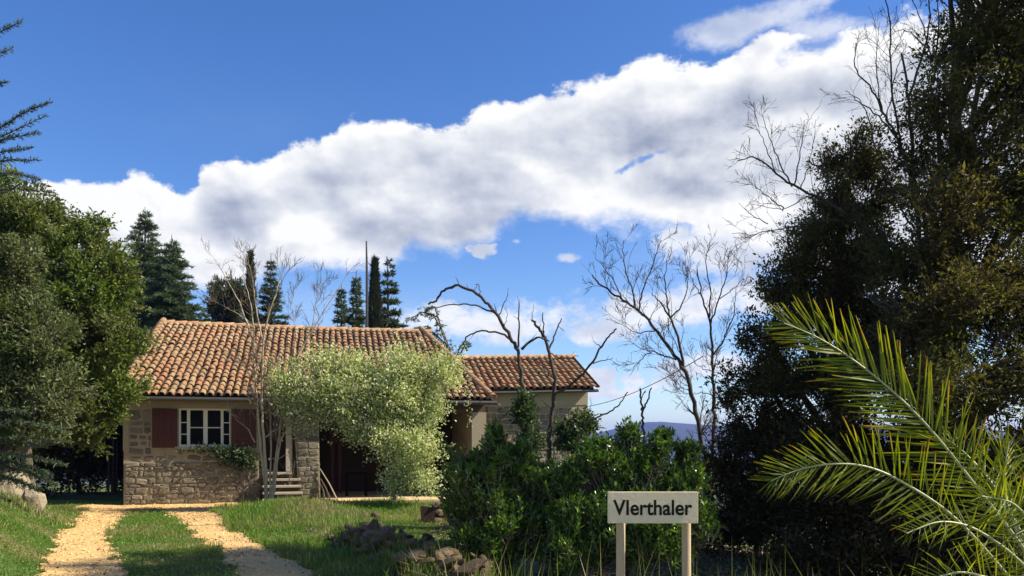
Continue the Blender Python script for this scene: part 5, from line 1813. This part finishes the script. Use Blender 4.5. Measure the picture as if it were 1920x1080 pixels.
def frond(path, n, Lmax, seed, depth=(0, 0), up=(75, 25), dn=(75, 25), single=True, tilt=.25, r0=.010, wide=.68, s0=.05):
    r = np.random.default_rng(seed)
    path = np.array(path, float)
    m = len(path)
    u = np.linspace(0, m - 1, 40)
    ys = np.interp(u, [0, m - 1], [4.0 + depth[0], 4.0 + depth[1]])
    Q = np.array([W(a, b_, y) for a, b_, y in zip(np.interp(u, np.arange(m), path[:, 0]), np.interp(u, np.arange(m), path[:, 1]), ys)])
    for _ in range(14): Q[1:-1] = Q[1:-1] * .5 + (Q[:-2] + Q[2:]) * .25
    fr = thing('frond', None, None); fr.parent = palm
    rc = MB(); rc.tube(Q - PL, np.linspace(r0, .0025, 40), 8, cap=False); rc.build('rachis', M['rachis'], fr, True)
    joined = MB()
    for sd, an in ((1, up), (-1, dn)):
        for k in range(n):
            s = s0 + (1 - s0) * (k + r.uniform(-.25, .25)) / (n - 1)
            s = min(max(s, 0), .999)
            x = s * 39; i = int(x); p = Q[i] + (Q[min(i + 1, 39)] - Q[i]) * (x - i)
            T = unit(Q[min(i + 2, 39)] - Q[max(i - 1, 0)])
            side = np.cross(T, [0, -1.0, 0]); side = unit(side)
            if side[2] * sd < 0: side = -side
            if abs(side[2]) < .15: side = np.cross(T, [0, -1.0, 0]) * sd
            th = math.radians(an[0] + (an[1] - an[0]) * s ** 1.2 + r.normal(0, 5))
            yo = r.normal(.0, tilt)
            d = unit(T * math.cos(th) + side * math.sin(th) + np.array([0, yo, 0]))
            Ln = Lmax * (math.sin(math.pi * min(max(.12 + .78 * s, 0), 1)) ** .6) * r.uniform(.85, 1.08)
            if s > .9: Ln *= .85
            nz = unit(np.cross(d, np.cross(np.array([r.normal(0, .35), -1, r.normal(.3, .35)]), d)))
            xx = np.cross(d, nz)
            mt = Matrix(((xx[0] * Ln * wide, d[0] * Ln, nz[0] * Ln, p[0] - PL[0]), (xx[1] * Ln * wide, d[1] * Ln, nz[1] * Ln, p[1] - PL[1]), (xx[2] * Ln * wide, d[2] * Ln, nz[2] * Ln, p[2] - PL[2]), (0, 0, 0, 1)))
            if single and budget[0] > 0:
                o = link('leaflet', LEAFLETS[r.integers(6)], fr)
                o.matrix_basis = mt
                budget[0] -= 1
            else:
                me = LEAFLETS[r.integers(6)]
                V = np.array([v.co[:] for v in me.vertices]); mm = np.array(mt)
                joined.add(V @ mm[:3, :3].T + mm[:3, 3], [tuple(pl.vertices) for pl in me.polygons])
    if joined.n:
        tag(joined.build('leaflets', M['palm'], fr, True), kind='stuff')


frond([(1985, 1120), (1900, 1000), (1822, 902), (1760, 820), (1690, 745), (1610, 680), (1535, 630), (1470, 606)], 70, .345, 1, (0, 0), up=(62, 22), dn=(62, 22), s0=.16, tilt=.18)
frond([(1950, 1150), (1880, 1070), (1820, 995), (1770, 950), (1720, 920), (1670, 890), (1630, 872), (1580, 866), (1520, 872), (1480, 885), (1445, 902)], 58, .265, 2, (-.1, -.2), up=(75, 28), dn=(80, 25), s0=.28, tilt=.3)
frond([(1975, 1130), (1915, 1020), (1888, 950), (1880, 890), (1892, 830)], 40, .28, 3, (.1, .3), up=(70, 30), dn=(70, 30), s0=.1, tilt=.5)
frond([(1980, 1120), (1890, 1030), (1820, 985), (1760, 975), (1700, 1000)], 34, .19, 4, (-.2, -.35), up=(80, 35), dn=(80, 35), single=False, s0=.15, tilt=.6)
frond([(1985, 1110), (1945, 980), (1940, 900), (1955, 840), (1990, 790)], 40, .30, 5, (.3, .5), single=False, s0=.1, tilt=.5)
frond([(1960, 1140), (1880, 1090), (1800, 1070), (1730, 1090)], 30, .20, 6, (-.3, -.5), single=False, s0=.15, tilt=.6)
frond([(1975, 1120), (1900, 970), (1850, 890), (1800, 840), (1770, 820)], 36, .25, 7, (.4, .9), single=False, s0=.2, tilt=.4)
frond([(1990, 1120), (2060, 960), (2160, 880), (2280, 880)], 40, .45, 8, (0, .2), single=False, s0=.1)
frond([(1990, 1120), (2040, 900), (2060, 760), (2040, 640)], 40, .45, 9, (.3, .6), single=False, s0=.1)
frond([(1990, 1130), (1960, 1010), (1900, 940), (1840, 930)], 34, .22, 10, (-.5, -.9), single=False, s0=.15, tilt=.5)
frond([(1985, 1140), (2080, 1080), (2200, 1100)], 34, .4, 11, (-.2, -.6), single=False, s0=.1)

# ------------------------------------------------------------------ grass, reeds, dry weeds
def blades(name, x, y, Lb, Wb, mat, seed, lean=.5, z=None):
    r = np.random.default_rng(seed)
    n = len(x)
    z = terrain(x, y) if z is None else z
    a = r.uniform(0, 6.28, n); la = r.uniform(0, 6.28, n)
    ln = np.abs(r.normal(0, lean, n))
    Bx = np.stack([np.cos(a), np.sin(a), np.zeros(n)], 1) * (Wb / 2)[:, None]
    up = unit(np.stack([np.cos(la) * ln, np.sin(la) * ln, np.ones(n)], 1))
    P = np.stack([x, y, z - .01], 1)
    mid = P + up * (Lb * .55)[:, None]
    up2 = unit(up + np.stack([np.cos(la) * ln, np.sin(la) * ln, -ln * .6], 1) * .9)
    tip = mid + up2 * (Lb * .45)[:, None]
    V = np.stack([P - Bx, P + Bx, mid + Bx * .75, tip, mid - Bx * .75], 1).reshape(-1, 3)
    b0 = np.arange(n)[:, None] * 5
    Fq = np.concatenate([b0 + np.array([[0, 1, 2, 4]]), b0 + np.array([[4, 2, 3, 3]])], 0)
    me = bpy.data.meshes.new(name)
    me.vertices.add(n * 5); me.vertices.foreach_set('co', V.astype(np.float32).ravel())
    me.loops.add(n * 7)
    lo = np.concatenate([b0 + np.array([[0, 1, 2, 4]]), b0 + np.array([[4, 2, 3]])], 1).astype(np.int32)
    me.loops.foreach_set('vertex_index', lo.ravel())
    me.polygons.add(n * 2)
    ls = (np.arange(n)[:, None] * 7 + np.array([[0, 4]])).astype(np.int32).ravel()
    me.polygons.foreach_set('loop_start', ls)
    me.polygons.foreach_set('loop_total', np.tile([4, 3], n).astype(np.int32))
    me.update(calc_edges=True)
    o = link(name, me, None, mat)
    return tag(o, kind='stuff')


r = np.random.default_rng(201)
n = 620000
x = r.uniform(-14.5, 2.0, n); y = r.uniform(8.8, 23.5, n)
sx = 960 + F * x / y
fy = 22 + .2475 * (x + 11.05)
k = ~gravel(x, y, -.02) & (sx > -60) & (sx < 980) & ((y < fy - .15) | (x < -11.3)) & ~((y > fy - 1.5) & (x > -5.4) & (x < -3.6)) & ~((y > fy - 1.0) & (x > -5.8))
k &= r.random(n) < np.clip(1.25 - (y - 9) / 26, .4, 1) * (.35 + .8 * vnoise(x * .8, y * .8, 21))
x, y = x[k], y[k]
lush = sstep(.45, .75, vnoise(x * .55, y * .55, 22)) + np.exp(-(((x + 5.6) / 1.9) ** 2 + ((y - 17.5) / 2.6) ** 2))
strip = (x > _ex(LR, y)) & (x < _ex(RL, y))
Lb = (.040 + .075 * np.clip(lush, 0, 1.3) * np.where(strip, .25, 1)) * np.exp(r.normal(0, .35, len(x)))
blades('grass', x, y, Lb, .010 + .006 * r.random(len(x)), M['grass'], 1, .85)

n = 620
x = np.concatenate([r.uniform(-.7, 2.6, n // 3), r.uniform(-.4, 3.4, n - n // 3)]); y = np.concatenate([r.uniform(6.2, 8.0, n // 3), r.uniform(4.9, 6.2, n - n // 3)])
cl = vnoise(x * 3, y * 3, 31) > .45
x, y = x[cl], y[cl]
Lb = r.uniform(.55, 1.12, len(x)) * np.where(y < 6.2, 1.0, .85)
blades('tall_grass', x, y, Lb, np.full(len(x), .012), M['reed'], 2, .28)

x = np.concatenate([r.normal(-4.6, .45, 1600), r.normal(-5.9, .5, 700), r.normal(-3.3, .4, 600), r.normal(-9.9, .35, 500)]); y = np.concatenate([r.normal(17.6, .7, 1600), r.normal(21.2, .4, 700), r.normal(14.8, .5, 600), r.normal(16.0, .5, 500)])
k = ~gravel(x, y, .05)
x, y = x[k], y[k]
blades('dry_weeds', x, y, r.uniform(.06, .26, len(x)), np.full(len(x), .012), M['dry'], 3, .7)
# small clover-like leaves in the sward
n = 26000
x = r.uniform(-14, 0, n); y = r.uniform(9, 21.5, n)
sx = 960 + F * x / y
k = ~gravel(x, y, -.03) & (sx > -40) & (sx < 880) & (y < 21 + .2475 * (x + 11))
x, y = x[k], y[k]
P = np.stack([x, y, terrain(x, y) + r.uniform(.01, .07, len(x))], 1)
o = leaves_obj('ground_cover', leaf_arrays(P, r.normal(0, 1, P.shape) * [1, 1, .3], r.uniform(.02, .05, len(x)), r.uniform(.015, .035, len(x)), r, 1.2), M['grass'], None)
tag(o, kind='stuff')

# fallen leaves under the hedge and the oaks
n = 60000
x = r.uniform(-1.6, 11, n); y = r.uniform(5.5, 19, n)
k = (vnoise(x * .7, y * .7, 41) > .3) & (x > -1.2 + (y - 9) * -.35)
x, y = x[k], y[k]
P = np.stack([x, y, terrain(x, y) + r.uniform(.0, .03, len(x))], 1)
o = leaves_obj('leaf_litter', leaf_arrays(P, r.normal(0, 1, P.shape) * [1, 1, .25], r.uniform(.04, .09, len(x)), r.uniform(.025, .045, len(x)), r, 1.2), M['litter'], None)
tag(o, kind='stuff')

x = r.uniform(-3.3, -.2, 6000); y = 14.0 - (x + 3.0) * 2.19 + r.normal(0, .6, 6000)
k = vnoise(x * 2.2, y * 2.2, 51) > .34
x, y = x[k], y[k]
blades('wall_weeds', x, y, r.uniform(.12, .46, len(x)), np.full(len(x), .012), M['grass'], 5, .5, z=terrain(x, y) + .0)

# a few fallen leaves on the drive
n = 14000
x = r.uniform(-12, -1.5, n); y = r.uniform(9.2, 22, n)
k = gravel(x, y, .05) & ((vnoise(x * 1.3, y * 1.3, 61) > .62) | (r.random(n) < .10) | ~gravel(x, y, -.22))
x, y = x[k][:2200], y[k][:2200]
P = np.stack([x, y, terrain(x, y) + r.uniform(.022, .035, len(x))], 1)
o = leaves_obj('fallen_leaves', leaf_arrays(P, r.normal(0, 1, P.shape) * [1, 1, .2], r.uniform(.02, .055, len(x)), r.uniform(.015, .03, len(x)), r, 1.4), M['litter'], None)
tag(o, kind='stuff')
